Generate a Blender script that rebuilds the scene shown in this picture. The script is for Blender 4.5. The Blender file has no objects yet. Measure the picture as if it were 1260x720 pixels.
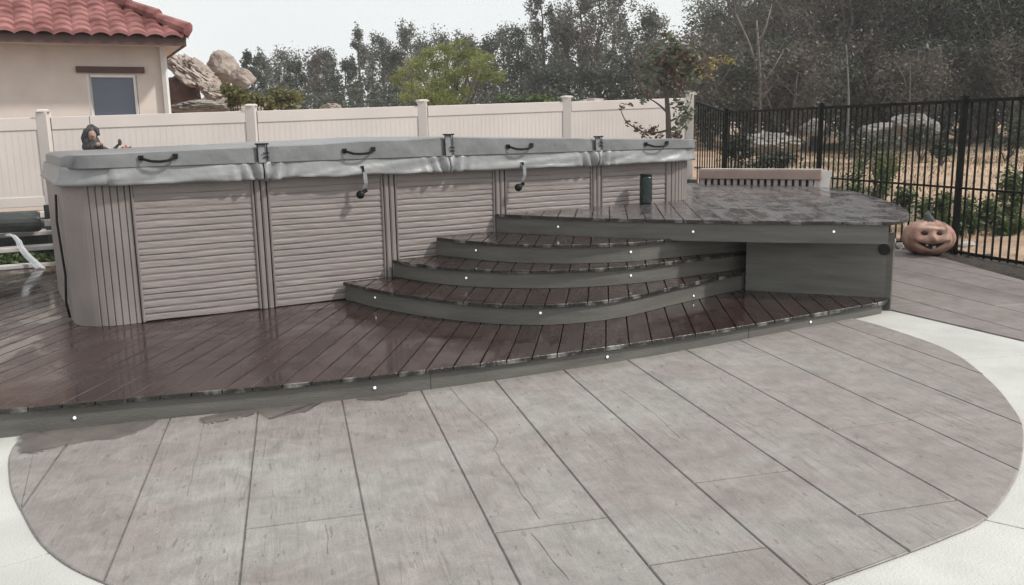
import bpy, bmesh, math, random
from math import sin, cos, pi, radians, sqrt, atan2, floor
from mathutils import Vector, Matrix, noise
random.seed(7)
C = bpy.context.scene.collection
SC = bpy.context.scene

# ------------------------------------------------------------------ camera model (real camera, 1.5 m above the patio)
F_PX, PITCH, ROLL, H = 1082.0, .1833, -.019, 1.5
CF = Vector((0, cos(PITCH), -sin(PITCH))); CR0 = Vector((1, 0, 0)); CU0 = CR0.cross(CF)
CR = cos(ROLL)*CR0 + sin(ROLL)*CU0; CU = -sin(ROLL)*CR0 + cos(ROLL)*CU0
CAM = Vector((0, 0, H))
def ray(u, v): return CF*F_PX + CR*(u-630) + CU*(360-v)
def at(u, v, z): d = ray(u, v); return CAM + d*((z-H)/d.z)          # measured point on a level plane
def aty(u, v, Y): d = ray(u, v); return CAM + d*(Y/d.y)              # measured point at a distance
GA, GB = .008, .006
def gz(x, y): return GA*x + GB*y                                      # the patio falls gently to drain
def gp(u, v): d = ray(u, v); return CAM + d*(-H/(d.z-GA*d.x-GB*d.y))
S0 = Vector((-2.775, 6.254)); ANG = radians(30.2)
SD = Vector((cos(ANG), sin(ANG))); SW = Vector((-sin(ANG), cos(ANG)))   # along the spa, and away behind it
def sp(t, w, z=0): p = S0 + SD*t + SW*w; return Vector((p.x, p.y, z))

# ------------------------------------------------------------------ materials
def mat(name, col, rough=.6, var=.15, scale=8, bump=0, bscale=40, metal=0, spec=.5, stretch=None, col2=None, rot=0, detail=6, bdist=.01, emit=None, trans=0):
    m = bpy.data.materials.new(name); m.use_nodes = True; nt = m.node_tree; N = nt.nodes; L = nt.links
    b = N['Principled BSDF']; b.inputs['Roughness'].default_value = rough; b.inputs['Metallic'].default_value = metal
    b.inputs['Specular IOR Level'].default_value = spec
    tc = N.new('ShaderNodeTexCoord'); mp = N.new('ShaderNodeMapping'); L.new(tc.outputs['Object'], mp.inputs['Vector'])
    mp.inputs['Rotation'].default_value = (0, 0, rot)
    if stretch: mp.inputs['Scale'].default_value = stretch
    n = N.new('ShaderNodeTexNoise'); n.inputs['Scale'].default_value = scale; n.inputs['Detail'].default_value = detail
    L.new(mp.outputs['Vector'], n.inputs['Vector'])
    cr = N.new('ShaderNodeValToRGB'); c = Vector(col[:3])
    c1 = c*(1-var); c2 = Vector(col2) if col2 else c*(1+var)
    cr.color_ramp.elements[0].position = .32; cr.color_ramp.elements[1].position = .68
    cr.color_ramp.elements[0].color = (*c1, 1); cr.color_ramp.elements[1].color = (*c2, 1)
    L.new(n.outputs['Fac'], cr.inputs['Fac']); L.new(cr.outputs['Color'], b.inputs['Base Color'])
    if bump:
        n2 = N.new('ShaderNodeTexNoise'); n2.inputs['Scale'].default_value = bscale; n2.inputs['Detail'].default_value = 5
        L.new(mp.outputs['Vector'], n2.inputs['Vector'])
        bp = N.new('ShaderNodeBump'); bp.inputs['Strength'].default_value = bump; bp.inputs['Distance'].default_value = bdist
        L.new(n2.outputs['Fac'], bp.inputs['Height']); L.new(bp.outputs['Normal'], b.inputs['Normal'])
    if emit:
        b.inputs['Emission Color'].default_value = (*emit[:3], 1); b.inputs['Emission Strength'].default_value = emit[3]
    m['out'] = 0
    return m
M = {}
M['spa'] = mat('spa_panel', (.235, .204, .196), .5, .12, 3, .12, 30)
M['spa_slat'] = mat('spa_slat', (.245, .213, .204), .5, .10, 3, .35, 9, stretch=(1, 1, 4), bdist=.02)
M['spa_dark'] = mat('spa_groove', (.13, .105, .10), .6, .1)
M['cover'] = mat('cover_vinyl', (.178, .184, .188), .42, .14, 5, .35, 14, bdist=.02)
M['skirt'] = mat('cover_skirt', (.255, .262, .268), .42, .12, 4, .3, 9, bdist=.03)
M['black'] = mat('black_plastic', (.008, .009, .010), .5, .3, 20, spec=.25)
M['strap'] = mat('grey_webbing', (.22, .23, .24), .6, .15, 30)
M['fascia'] = mat('painted_fascia', (.125, .121, .110), .45, .2, 2.2, .45, 40, stretch=(1, 1, 9))
M['vinyl'] = mat('vinyl_fence', (.60, .545, .515), .45, .06, 1.2, .05, 20)
M['iron'] = mat('black_iron', (.004, .006, .005), .6, .3, 12, .2, 60, spec=.15)
M['stucco'] = mat('stucco', (.66, .58, .535), .9, .06, 3, .3, 120)
M['white'] = mat('white_paint', (.72, .70, .68), .5, .05)
M['brown'] = mat('brown_trim', (.085, .045, .04), .6, .15, 8)
M['tile'] = mat('roof_tile', (.21, .062, .058), .8, .35, 3.8, .3, 30, col2=(.34, .15, .14))
M['glass'] = mat('window_glass', (.06, .075, .12), .04, .1, 2, spec=.9)
M['rock'] = mat('rock', (.36, .29, .25), .9, .35, 2.2, .8, 5, col2=(.44, .38, .34), bdist=.1)
M['rockg'] = mat('grey_rock', (.22, .205, .19), .9, .35, 2.2, .8, 5, col2=(.32, .30, .28), bdist=.1)
M['rockb'] = mat('brown_rock', (.12, .075, .068), .9, .3, 3, .6, 8, bdist=.05)
M['bark'] = mat('bark', (.10, .085, .075), .9, .3, 6, .5, 20, stretch=(1, 1, .3))
M['bark_pale'] = mat('pale_bark', (.17, .15, .14), .85, .35, 4, .4, 20, stretch=(1, 1, .3))
M['soil'] = mat('mulch', (.045, .036, .03), .95, .4, 18, 1, 30, bdist=.05)
M['tan'] = mat('tan_resin', (.35, .25, .22), .5, .1, 6)
M['pump'] = mat('faded_pumpkin', (.36, .15, .115), .6, .3, 6, .6, 22, col2=(.52, .345, .27))
M['dark'] = mat('dark_hollow', (.02, .012, .01), .8, .2)
M['stalk'] = mat('grey_stalk', (.07, .08, .075), .8, .3)
M['canister'] = mat('green_canister', (.008, .018, .016), .3, .7, 24, .3, 40, col2=(.025, .05, .045))
M['led'] = mat('led_lens', (.8, .85, .9), .3, .02, emit=(.86, .93, 1, .7))
M['ring'] = mat('steel_ring', (.35, .35, .35), .3, .1, metal=1)
M['ledge'] = mat('pale_ledge', (.45, .42, .40), .7, .2, 6, .3, 30)
M['dgrey'] = mat('dark_stone', (.04, .047, .045), .35, .4, 8, .5, 20)
M['orange'] = mat('orange_petals', (.55, .16, .09), .7, .2)
M['figure'] = mat('weathered_figure', (.05, .05, .055), .7, .5, 30, .5, 30)
M['skin'] = mat('figure_face', (.33, .20, .17), .7, .3, 30)

def leafmat(name, c, c2, tr=.3):
    m = mat(name, c, .55, .35, 1.2, col2=c2); b = m.node_tree.nodes['Principled BSDF']
    nt = m.node_tree; L = nt.links; N = nt.nodes
    t = N.new('ShaderNodeBsdfTranslucent'); mx = N.new('ShaderNodeMixShader'); mx.inputs[0].default_value = tr
    cr = [n for n in N if n.type == 'VALTORGB'][0]; L.new(cr.outputs['Color'], t.inputs['Color'])
    o = N['Material Output']; L.new(b.outputs[0], mx.inputs[1]); L.new(t.outputs[0], mx.inputs[2]); L.new(mx.outputs[0], o.inputs[0])
    return m
M['l_euc'] = leafmat('leaf_grey_green', (.115, .118, .092), (.19, .188, .155))
M['l_brown'] = leafmat('leaf_brown_grey', (.105, .088, .075), (.168, .145, .122))
M['l_dark'] = leafmat('leaf_dark', (.052, .064, .044), (.095, .108, .078))
M['l_green'] = leafmat('leaf_bright', (.22, .26, .06), (.32, .35, .12), .45)
M['l_olive'] = leafmat('leaf_olive', (.15, .16, .05), (.22, .21, .09))
M['l_bush'] = leafmat('leaf_bush', (.055, .10, .035), (.12, .17, .06))
M['l_red'] = leafmat('leaf_reddish', (.105, .05, .042), (.17, .12, .085))
M['l_gloss'] = leafmat('leaf_glossy', (.10, .12, .07), (.22, .24, .17))
M['l_pale'] = leafmat('leaf_pale', (.55, .55, .45), (.7, .7, .6))
M['l_yellow'] = leafmat('leaf_yellow', (.38, .28, .07), (.45, .36, .12))

# wet deck boards
def deckmat(name, base, base2, r0, r1, pud=2.2, coat=.35, crough=.09, cmax=1., rot=radians(6)):
    m = bpy.data.materials.new(name); m.use_nodes = True; nt = m.node_tree; N = nt.nodes; L = nt.links
    b = N['Principled BSDF']; tc = N.new('ShaderNodeTexCoord'); mp = N.new('ShaderNodeMapping')
    mp.inputs['Rotation'].default_value = (0, 0, rot); L.new(tc.outputs['Object'], mp.inputs['Vector'])
    st = N.new('ShaderNodeMapping'); st.inputs['Scale'].default_value = (14, 1.1, 1); L.new(mp.outputs[0], st.inputs['Vector'])
    g = N.new('ShaderNodeTexNoise'); g.inputs['Scale'].default_value = 3; g.inputs['Detail'].default_value = 8; L.new(st.outputs[0], g.inputs['Vector'])
    at_ = N.new('ShaderNodeAttribute'); at_.attribute_name = 'tone'
    cr = N.new('ShaderNodeValToRGB'); cr.color_ramp.elements[0].color = (*base, 1); cr.color_ramp.elements[1].color = (*base2, 1)
    cr.color_ramp.elements[0].position = .3; cr.color_ramp.elements[1].position = .75; L.new(g.outputs['Fac'], cr.inputs['Fac'])
    mu = N.new('ShaderNodeMix'); mu.data_type = 'RGBA'; mu.blend_type = 'MULTIPLY'; mu.inputs[0].default_value = 1
    L.new(cr.outputs[0], mu.inputs[6]); L.new(at_.outputs['Color'], mu.inputs[7]); L.new(mu.outputs[2], b.inputs['Base Color'])
    p = N.new('ShaderNodeTexNoise'); p.inputs['Scale'].default_value = pud; p.inputs['Detail'].default_value = 5; p.inputs['Roughness'].default_value = .6
    p.inputs['Distortion'].default_value = .8
    sp_ = N.new('ShaderNodeMapping'); sp_.inputs['Scale'].default_value = (1.6, .8, 1); L.new(mp.outputs[0], sp_.inputs['Vector']); L.new(sp_.outputs[0], p.inputs['Vector'])
    mr = N.new('ShaderNodeMapRange'); mr.inputs['From Min'].default_value = .42; mr.inputs['From Max'].default_value = .56
    mr.inputs['To Min'].default_value = r0; mr.inputs['To Max'].default_value = r1; L.new(p.outputs['Fac'], mr.inputs['Value'])
    L.new(mr.outputs[0], b.inputs['Roughness'])
    b.inputs['Specular IOR Level'].default_value = .5
    cw = N.new('ShaderNodeMapRange'); cw.inputs['From Min'].default_value = .44; cw.inputs['From Max'].default_value = .60
    cw.inputs['To Min'].default_value = cmax; cw.inputs['To Max'].default_value = coat; L.new(p.outputs['Fac'], cw.inputs['Value']); L.new(cw.outputs[0], b.inputs['Coat Weight'])
    b.inputs['Coat Roughness'].default_value = crough; b.inputs['Coat IOR'].default_value = 1.33
    bs = N.new('ShaderNodeMapRange'); bs.inputs['From Min'].default_value = .42; bs.inputs['From Max'].default_value = .56
    bs.inputs['To Min'].default_value = .06; bs.inputs['To Max'].default_value = .35; L.new(p.outputs['Fac'], bs.inputs['Value'])
    bp = N.new('ShaderNodeBump'); bp.inputs['Distance'].default_value = .004; L.new(bs.outputs[0], bp.inputs['Strength'])
    L.new(g.outputs['Fac'], bp.inputs['Height'])
    big = N.new('ShaderNodeTexNoise'); big.inputs['Scale'].default_value = 5; big.inputs['Detail'].default_value = 2; L.new(mp.outputs[0], big.inputs['Vector'])
    b2 = N.new('ShaderNodeBump'); b2.inputs['Distance'].default_value = .006; b2.inputs['Strength'].default_value = .25
    L.new(big.outputs['Fac'], b2.inputs['Height']); L.new(bp.outputs[0], b2.inputs['Normal']); L.new(b2.outputs[0], b.inputs['Normal'])
    return m
M['deck'] = deckmat('wet_deck_board', (.023, .012, .0115), (.048, .029, .027), .10, .28, 2.2, .05, .08, .42)
M['plat'] = deckmat('wet_platform_board', (.045, .037, .039), (.115, .098, .102), .16, .38, 2.6, .1, .16, .55)
M['cut'] = mat('cut_ends_painted_glints', (.05, .044, .04), .3, .5, 7, .9, 40, col2=(.26, .26, .245))  # dark cut ends; the sparse pale flecks are wet glints painted into the colour
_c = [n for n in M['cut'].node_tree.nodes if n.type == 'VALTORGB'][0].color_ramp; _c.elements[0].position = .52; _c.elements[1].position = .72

# stamped plank concrete
def stampmat(name, cg, cp, rot):
    m = bpy.data.materials.new(name); m.use_nodes = True; nt = m.node_tree; N = nt.nodes; L = nt.links
    b = N['Principled BSDF']; b.inputs['Roughness'].default_value = .55; b.inputs['Specular IOR Level'].default_value = .4
    tc = N.new('ShaderNodeTexCoord'); mp = N.new('ShaderNodeMapping'); mp.inputs['Rotation'].default_value = (0, 0, rot); L.new(tc.outputs['Object'], mp.inputs['Vector'])
    def noi(sc, det, src, dist=0, r=.5):
        n = N.new('ShaderNodeTexNoise'); n.inputs['Scale'].default_value = sc; n.inputs['Detail'].default_value = det
        n.inputs['Distortion'].default_value = dist; n.inputs['Roughness'].default_value = r; L.new(src, n.inputs['Vector']); return n
    def rng(src, a, b_, c, d):
        r = N.new('ShaderNodeMapRange'); r.inputs['From Min'].default_value = a; r.inputs['From Max'].default_value = b_
        r.inputs['To Min'].default_value = c; r.inputs['To Max'].default_value = d; L.new(src, r.inputs['Value']); return r.outputs[0]
    def mixc(f, a, b_, bt='MIX'):
        x = N.new('ShaderNodeMix'); x.data_type = 'RGBA'; x.blend_type = bt
        if isinstance(f, (int, float)): x.inputs[0].default_value = f
        else: L.new(f, x.inputs[0])
        for i, q in ((6, a), (7, b_)):
            if isinstance(q, tuple): x.inputs[i].default_value = (*q, 1)
            else: L.new(q, x.inputs[i])
        return x.outputs[2]
    st = N.new('ShaderNodeMapping'); st.inputs['Scale'].default_value = (1, .3, 1); L.new(mp.outputs[0], st.inputs['Vector'])
    big = noi(1.1, 5, mp.outputs[0], .4, .6); med = noi(7, 6, mp.outputs[0], .6, .65); fine = noi(60, 5, st.outputs[0], .5, .7)
    c = mixc(rng(big.outputs['Fac'], .42, .58, 0, 1), cg, cp)
    # pinker and darker toward the right end of the pour
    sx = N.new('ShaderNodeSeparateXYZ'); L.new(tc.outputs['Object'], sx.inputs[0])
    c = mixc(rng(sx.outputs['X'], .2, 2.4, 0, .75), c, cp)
    v = N.new('ShaderNodeCombineColor')
    k = rng(med.outputs['Fac'], .3, .7, .80, 1.18); [L.new(k, v.inputs[i]) for i in range(3)]
    c = mixc(1., c, v.outputs[0], 'MULTIPLY')
    at_ = N.new('ShaderNodeAttribute'); at_.attribute_name = 'tone'; c = mixc(1., c, at_.outputs['Color'], 'MULTIPLY')
    grit = noi(150, 3, mp.outputs[0], 0, .7); v2 = N.new('ShaderNodeCombineColor'); k2 = rng(grit.outputs['Fac'], .3, .7, .84, 1.14); [L.new(k2, v2.inputs[i]) for i in range(3)]
    c = mixc(1., c, v2.outputs[0], 'MULTIPLY')
    ss = N.new('ShaderNodeMapping'); ss.inputs['Scale'].default_value = (9, 1, 1); L.new(mp.outputs[0], ss.inputs['Vector'])
    sk = noi(5, 6, ss.outputs[0], .8, .7); v3 = N.new('ShaderNodeCombineColor'); k3 = rng(sk.outputs['Fac'], .3, .7, .88, 1.1); [L.new(k3, v3.inputs[i]) for i in range(3)]
    c = mixc(1., c, v3.outputs[0], 'MULTIPLY')
    # wood-grain print: dark broken streaks along the plank
    gs = N.new('ShaderNodeMapping'); gs.inputs['Scale'].default_value = (16, 1.3, 1); L.new(mp.outputs[0], gs.inputs['Vector'])
    g = noi(1.6, 7, gs.outputs[0], 1.4, .62); gm = noi(1.5, 3, mp.outputs[0])
    s1 = rng(g.outputs['Fac'], .57, .68, 0, 1); s2 = rng(gm.outputs['Fac'], .42, .60, .06, 1)
    mm = N.new('ShaderNodeMath'); mm.operation = 'MULTIPLY'; L.new(s1, mm.inputs[0]); L.new(s2, mm.inputs[1])
    pit = noi(34, 2, st.outputs[0], 0, .5); pr = rng(pit.outputs['Fac'], .67, .72, 0, 1)
    ad = N.new('ShaderNodeMath'); ad.operation = 'MAXIMUM'; L.new(mm.outputs[0], ad.inputs[0]); L.new(pr, ad.inputs[1])
    fk = N.new('ShaderNodeMath'); fk.operation = 'MULTIPLY'; fk.inputs[1].default_value = .38; L.new(ad.outputs[0], fk.inputs[0])
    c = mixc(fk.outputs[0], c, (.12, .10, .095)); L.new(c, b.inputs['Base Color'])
    h = N.new('ShaderNodeMath'); h.operation = 'MULTIPLY_ADD'; L.new(ad.outputs[0], h.inputs[0]); h.inputs[1].default_value = -1.2; L.new(fine.outputs['Fac'], h.inputs[2])
    h2 = N.new('ShaderNodeMath'); h2.operation = 'MULTIPLY_ADD'; L.new(g.outputs['Fac'], h2.inputs[0]); h2.inputs[1].default_value = 1.2; L.new(h.outputs[0], h2.inputs[2])
    bp = N.new('ShaderNodeBump'); bp.inputs['Strength'].default_value = .45; bp.inputs['Distance'].default_value = .006; L.new(h2.outputs[0], bp.inputs['Height']); L.new(bp.outputs[0], b.inputs['Normal'])
    return m
PAZ = math.atan2(363-630, 1082)            # azimuth of the stamped planks
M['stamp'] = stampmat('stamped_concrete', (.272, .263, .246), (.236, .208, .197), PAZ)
M['stamp2'] = stampmat('stamped_concrete_far', (.235, .208, .197), (.20, .17, .16), PAZ)
M['joint'] = mat('joint_dark', (.15, .135, .122), .9, .3, 12)
M['conc'] = mat('broom_concrete', (.49, .49, .465), .75, .13, 2.4, .5, 110)
M['wet'] = mat('damp_concrete', (.165, .143, .134), .42, .25, 6, .3, 30)
M['bed'] = M['soil']

# dry hillside
def terrmat():
    m = mat('dry_ground', (.36, .235, .16), .95, .25, .8, .8, 6, col2=(.48, .345, .245), bdist=.1)
    nt = m.node_tree; N = nt.nodes; L = nt.links; b = N['Principled BSDF']
    cr = [n for n in N if n.type == 'VALTORGB'][0]; tc = [n for n in N if n.type == 'TEX_COORD'][0]
    n = N.new('ShaderNodeTexNoise'); n.inputs['Scale'].default_value = .28; n.inputs['Detail'].default_value = 8; n.inputs['Roughness'].default_value = .65; L.new(tc.outputs['Object'], n.inputs['Vector'])
    r = N.new('ShaderNodeMapRange'); r.inputs['From Min'].default_value = .5; r.inputs['From Max'].default_value = .6; L.new(n.outputs['Fac'], r.inputs['Value'])
    x = N.new('ShaderNodeMix'); x.data_type = 'RGBA'; L.new(r.outputs[0], x.inputs[0]); L.new(cr.outputs[0], x.inputs[6]); x.inputs[7].default_value = (.085, .082, .055, 1)
    L.new(x.outputs[2], b.inputs['Base Color']); return m
M['terrain'] = terrmat()

# ------------------------------------------------------------------ mesh helpers
class MB:
    def __init__(s): s.v = []; s.f = []; s.m = []; s.t = []
    def face(s, idx, mi=0, tone=1.): s.f.append(tuple(idx)); s.m.append(mi); s.t.append(tone)
    def add(s, vs, fs, mi=0, tone=1.):
        o = len(s.v); s.v += [tuple(v) for v in vs]
        for f in fs: s.face([o+i for i in f], mi, tone)
    def hexa(s, lo, hi, mi=0, tone=1.):      # lo, hi: 4 bottom and 4 top corners
        s.add(list(lo)+list(hi), [(3,2,1,0), (4,5,6,7), (0,1,5,4), (1,2,6,5), (2,3,7,6), (3,0,4,7)], mi, tone)
    def box(s, c, sz, rz=0, mi=0):
        x, y, z = [q/2 for q in sz]; r = Matrix.Rotation(rz, 3, 'Z'); c = Vector(c)
        P = [c + r @ Vector(p) for p in ((-x,-y,-z),(x,-y,-z),(x,y,-z),(-x,y,-z),(-x,-y,z),(x,-y,z),(x,y,z),(-x,y,z))]
        s.hexa(P[:4], P[4:], mi)
    def bar(s, a, b, w, h, mi=0):             # rectangular bar from a to b
        a = Vector(a); b = Vector(b); d = (b-a).normalized(); up = Vector((0,0,1)) if abs(d.z) < .95 else Vector((0,1,0))
        r = d.cross(up).normalized(); u = r.cross(d)
        q = [(-w/2,-h/2),(w/2,-h/2),(w/2,h/2),(-w/2,h/2)]
        s.hexa([a+r*x+u*y for x, y in q], [b+r*x+u*y for x, y in q], mi)
    def tube(s, pts, rad, n=7, mi=0, tone=1., caps=True):
        pts = [Vector(p) for p in pts]; k = len(pts)
        if not isinstance(rad, (list, tuple)): rad = [rad]*k
        o = len(s.v); ref = None
        for i, p in enumerate(pts):
            d = (pts[min(i+1, k-1)]-pts[max(i-1, 0)])
            d = d.normalized() if d.length > 1e-9 else Vector((0,0,1))
            if ref is None: ref = Vector((1,0,0)) if abs(d.x) < .8 else Vector((0,1,0))
            a = (ref - d*ref.dot(d)).normalized(); ref = a; b = d.cross(a)
            for j in range(n): s.v.append(tuple(p + (a*cos(2*pi*j/n)+b*sin(2*pi*j/n))*rad[i]))
        for i in range(k-1):
            for j in range(n): s.face((o+i*n+j, o+i*n+(j+1)%n, o+(i+1)*n+(j+1)%n, o+(i+1)*n+j), mi, tone)
        if caps: s.face([o+j for j in range(n)][::-1], mi, tone); s.face([o+(k-1)*n+j for j in range(n)], mi, tone)
    def ball(s, c, r, nu=14, nv=9, fn=None, mi=0, tone=1.):
        o = len(s.v); c = Vector(c); r = Vector(r) if not isinstance(r, (int, float)) else Vector((r, r, r))
        for i in range(nv+1):
            th = pi*i/nv
            for j in range(nu):
                ph = 2*pi*j/nu; d = Vector((sin(th)*cos(ph), sin(th)*sin(ph), cos(th)))
                k = fn(d) if fn else 1
                s.v.append((c.x+d.x*r.x*k, c.y+d.y*r.y*k, c.z+d.z*r.z*k))
        for i in range(nv):
            for j in range(nu): s.face((o+i*nu+j, o+(i+1)*nu+j, o+(i+1)*nu+(j+1)%nu, o+i*nu+(j+1)%nu), mi, tone)
    def grid(s, P, mi=0, tone=1., close=False):
        o = len(s.v); R = len(P); K = len(P[0])
        for row in P: s.v += [tuple(p) for p in row]
        for i in range(R-1):
            for j in range(K-1 + (1 if close else 0)): s.face((o+i*K+j, o+i*K+(j+1)%K, o+(i+1)*K+(j+1)%K, o+(i+1)*K+j), mi, tone)
    def build(s, name, mats, parent=None, smooth=False, bevel=0, merge=False):
        me = bpy.data.meshes.new(name)
        org = Vector((0, 0, 0))
        if parent is None and s.v:
            n = len(s.v); org = Vector((sum(v[0] for v in s.v)/n, sum(v[1] for v in s.v)/n, min(v[2] for v in s.v)))
        me.from_pydata([tuple(Vector(v)-org) for v in s.v] if parent is None else s.v, [], s.f)
        if not isinstance(mats, (list, tuple)): mats = [mats]
        for m in mats: me.materials.append(m)
        me.polygons.foreach_set('material_index', s.m)
        if len(set(s.t)) > 1:
            a = me.color_attributes.new('tone', 'FLOAT_COLOR', 'CORNER'); buf = []
            for p, t in zip(me.polygons, s.t): buf += [t, t, t, 1]*p.loop_total
            a.data.foreach_set('color', buf)
        elif any(m.name.startswith(('wet_', 'stamped')) for m in mats):
            a = me.color_attributes.new('tone', 'FLOAT_COLOR', 'CORNER'); a.data.foreach_set('color', [1.]*4*len(me.loops))
        if merge or bevel:
            bm = bmesh.new(); bm.from_mesh(me)
            if merge: bmesh.ops.remove_doubles(bm, verts=bm.verts, dist=1e-5)
            bmesh.ops.recalc_face_normals(bm, faces=bm.faces)
            bm.to_mesh(me); bm.free()
        if smooth: me.polygons.foreach_set('use_smooth', [True]*len(me.polygons))
        me.update()
        o = bpy.data.objects.new(name, me); C.objects.link(o)
        if parent is not None:
            o.parent = parent
            # vertices were given in world space
            W = wloc(parent); 
            for v in me.vertices: v.co -= W
        else: o.location = org
        if bevel:
            md = o.modifiers.new('bevel', 'BEVEL'); md.width = bevel; md.segments = 2; md.limit_method = 'ANGLE'; md.angle_limit = radians(40)
        return o
def wloc(o):
    v = Vector(o.location); 
    while o.parent: o = o.parent; v += Vector(o.location)
    return v
def tag(o, label=None, cat=None, group=None, kind=None):
    if label: o['label'] = label
    if cat: o['category'] = cat
    if group: o['group'] = group
    if kind: o['kind'] = kind
    return o
def thing(name, label, cat, loc, group=None):
    o = bpy.data.objects.new(name, None); C.objects.link(o); o.location = loc; o.empty_display_size = .2
    return tag(o, label, cat, group)
def crom(P, n=8, closed=False):                      # smooth curve through points
    P = [Vector(p) for p in P]; k = len(P); out = []
    for i in range(k if closed else k-1):
        if closed: a, b, c, d = P[(i-1) % k], P[i], P[(i+1) % k], P[(i+2) % k]
        else: a, b, c, d = P[max(i-1, 0)], P[i], P[i+1], P[min(i+2, k-1)]
        for j in range(n):
            t = j/n; out.append(.5*((2*b)+(c-a)*t+(2*a-5*b+4*c-d)*t*t+(3*b-a-3*c+d)*t**3))
    if not closed: out.append(P[-1])
    return out
def clip(poly, nx, ny, c):                           # keep nx*x+ny*y <= c
    out = []
    for i in range(len(poly)):
        a = poly[i]; b = poly[(i+1) % len(poly)]; da = nx*a[0]+ny*a[1]-c; db = nx*b[0]+ny*b[1]-c
        if da <= 0: out.append(a)
        if da*db < 0: t = da/(da-db); out.append((a[0]+(b[0]-a[0])*t, a[1]+(b[1]-a[1])*t))
    return out
def strips(poly, az, pitch, gap, off=0):             # convex outline cut into boards running along az
    ux, uy = cos(az), -sin(az)                        # across the boards (az measured from +Y to +X)
    us = [p[0]*ux+p[1]*uy for p in poly]; i0 = floor((min(us)-off)/pitch); i1 = floor((max(us)-off)/pitch)+1; out = []
    for i in range(i0, i1+1):
        a = i*pitch+off+gap/2; b = (i+1)*pitch+off-gap/2
        q = clip(clip(poly, ux, uy, b), -ux, -uy, -a)
        if len(q) > 2: out.append(q)
    return out
def area(p): return .5*sum(p[i][0]*p[(i+1) % len(p)][1]-p[(i+1) % len(p)][0]*p[i][1] for i in range(len(p)))
def prism(mb, poly, ztop, thick, az=None, bev=.004, mi=0, mend=1, tone=1., zf=None):
    if area(poly) < 0: poly = poly[::-1]
    q = []
    for p in poly:
        if not q or (Vector(p)-Vector(q[-1])).length > 1e-3: q.append(p)
    if (Vector(q[0])-Vector(q[-1])).length < 1e-3: q.pop()
    if len(q) < 3 or area(q) < 4e-4: return
    n = len(q); inn = []
    for i in range(n):
        a = Vector(q[i-1]); b = Vector(q[i]); c = Vector(q[(i+1) % n]); e1 = (b-a).normalized(); e2 = (c-b).normalized()
        m = Vector((-e1.y-e2.y, e1.x+e2.x)); 
        m = m.normalized() if m.length > 1e-6 else Vector((-e1.y, e1.x)); inn.append(b+m*bev*1.2)
    zf = zf or (lambda x, y: ztop); o = len(mb.v)
    mb.v += [(p.x, p.y, zf(p.x, p.y)) for p in inn]
    mb.v += [(p[0], p[1], zf(*p)-bev) for p in q]
    mb.v += [(p[0], p[1], zf(*p)-thick) for p in q]
    mb.face([o+i for i in range(n)], mi, tone)
    dx, dy = (sin(az), cos(az)) if az is not None else (0, 0)
    for i in range(n):
        j = (i+1) % n; e = Vector((q[j][0]-q[i][0], q[j][1]-q[i][1])).normalized()
        end = az is not None and abs(e.x*dx+e.y*dy) < .97
        mb.face((o+n+i, o+n+j, o+j, o+i), mend if end else mi, tone)
        mb.face((o+2*n+i, o+2*n+j, o+n+j, o+n+i), mend if end else mi, tone)
def ribbon(mb, path, z0, z1, th, mi=0):               # vertical board following a plan curve
    path = [Vector((p[0], p[1])) for p in path]; n = len(path); L_, R_ = [], []
    for i in range(n):
        d = (path[min(i+1, n-1)]-path[max(i-1, 0)]).normalized(); nn = Vector((-d.y, d.x))*th
        L_.append(path[i]); R_.append(path[i]+nn)
    f0 = z0 if callable(z0) else (lambda p: z0)
    mb.grid([[(p.x, p.y, f0(p)) for p in L_], [(p.x, p.y, z1) for p in L_], [(p.x, p.y, z1) for p in R_], [(p.x, p.y, f0(p)) for p in R_]], mi)
    for i in (0, n-1):
        a, b = L_[i], R_[i]; mb.add([(a.x, a.y, f0(a)), (b.x, b.y, f0(b)), (b.x, b.y, z1), (a.x, a.y, z1)], [(0, 1, 2, 3)], mi)

# ------------------------------------------------------------------ ground
VF0 = Vector((-5.57, 10.76)); VDIR = Vector((.8862*1, .4633)).normalized(); VSP = 2.44      # vinyl fence
IF1 = Vector((4.84, 9.52)); IDIR = Vector((cos(-1.295), sin(-1.295))); ISP = 2.5             # iron fence (towards the right)
def outside(x, y):
    p = Vector((x, y)); nv = Vector((-VDIR.y, VDIR.x)); ni = Vector((-IDIR.y, IDIR.x))
    return (p-VF0).dot(nv), (p-IF1).dot(ni)
def tz(x, y):
    a, b = outside(x, y); e = max(a, b)
    if e < 0: return -.06
    n = noise.noise(Vector((x*.12, y*.12, 0)))*.5 + noise.noise(Vector((x*.5, y*.5, 3)))*.1
    k = min(1, e/4)
    rise = 1.0*(1-math.exp(-e/22)) + .004*e + min(e, 60)*.004
    return -.06 + .10*min(1, e/.6) + k*n*.6 + rise*(1 if b > 0 else .9)
xs = [-140, -110, -80, -60, -45, -35] + [-28+i*.8 for i in range(90)] + [46, 52, 60, 70, 85, 110, 140]
ys = [-30, -15, -6] + [-2+i*.8 for i in range(95)] + [76, 82, 90, 100, 115, 140]
mb = MB(); mb.grid([[(x, y, tz(x, y)) for x in xs] for y in ys])
tag(mb.build('terrain', M['terrain'], smooth=True), kind='structure')

PE = [(4.75, -5), (4.72, 4), (4.60, 7.4), (4.52, 9.0), (4.30, 10.2), (3.7, 12.6), (3.1, 14.8)]
slab = [(-9, -5)] + PE + [(2.6, 15.0), (-9.4, 8.5)]
mb = MB(); v = [(x, y, gz(x, y)) for x, y in slab]; n = len(v)
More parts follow.
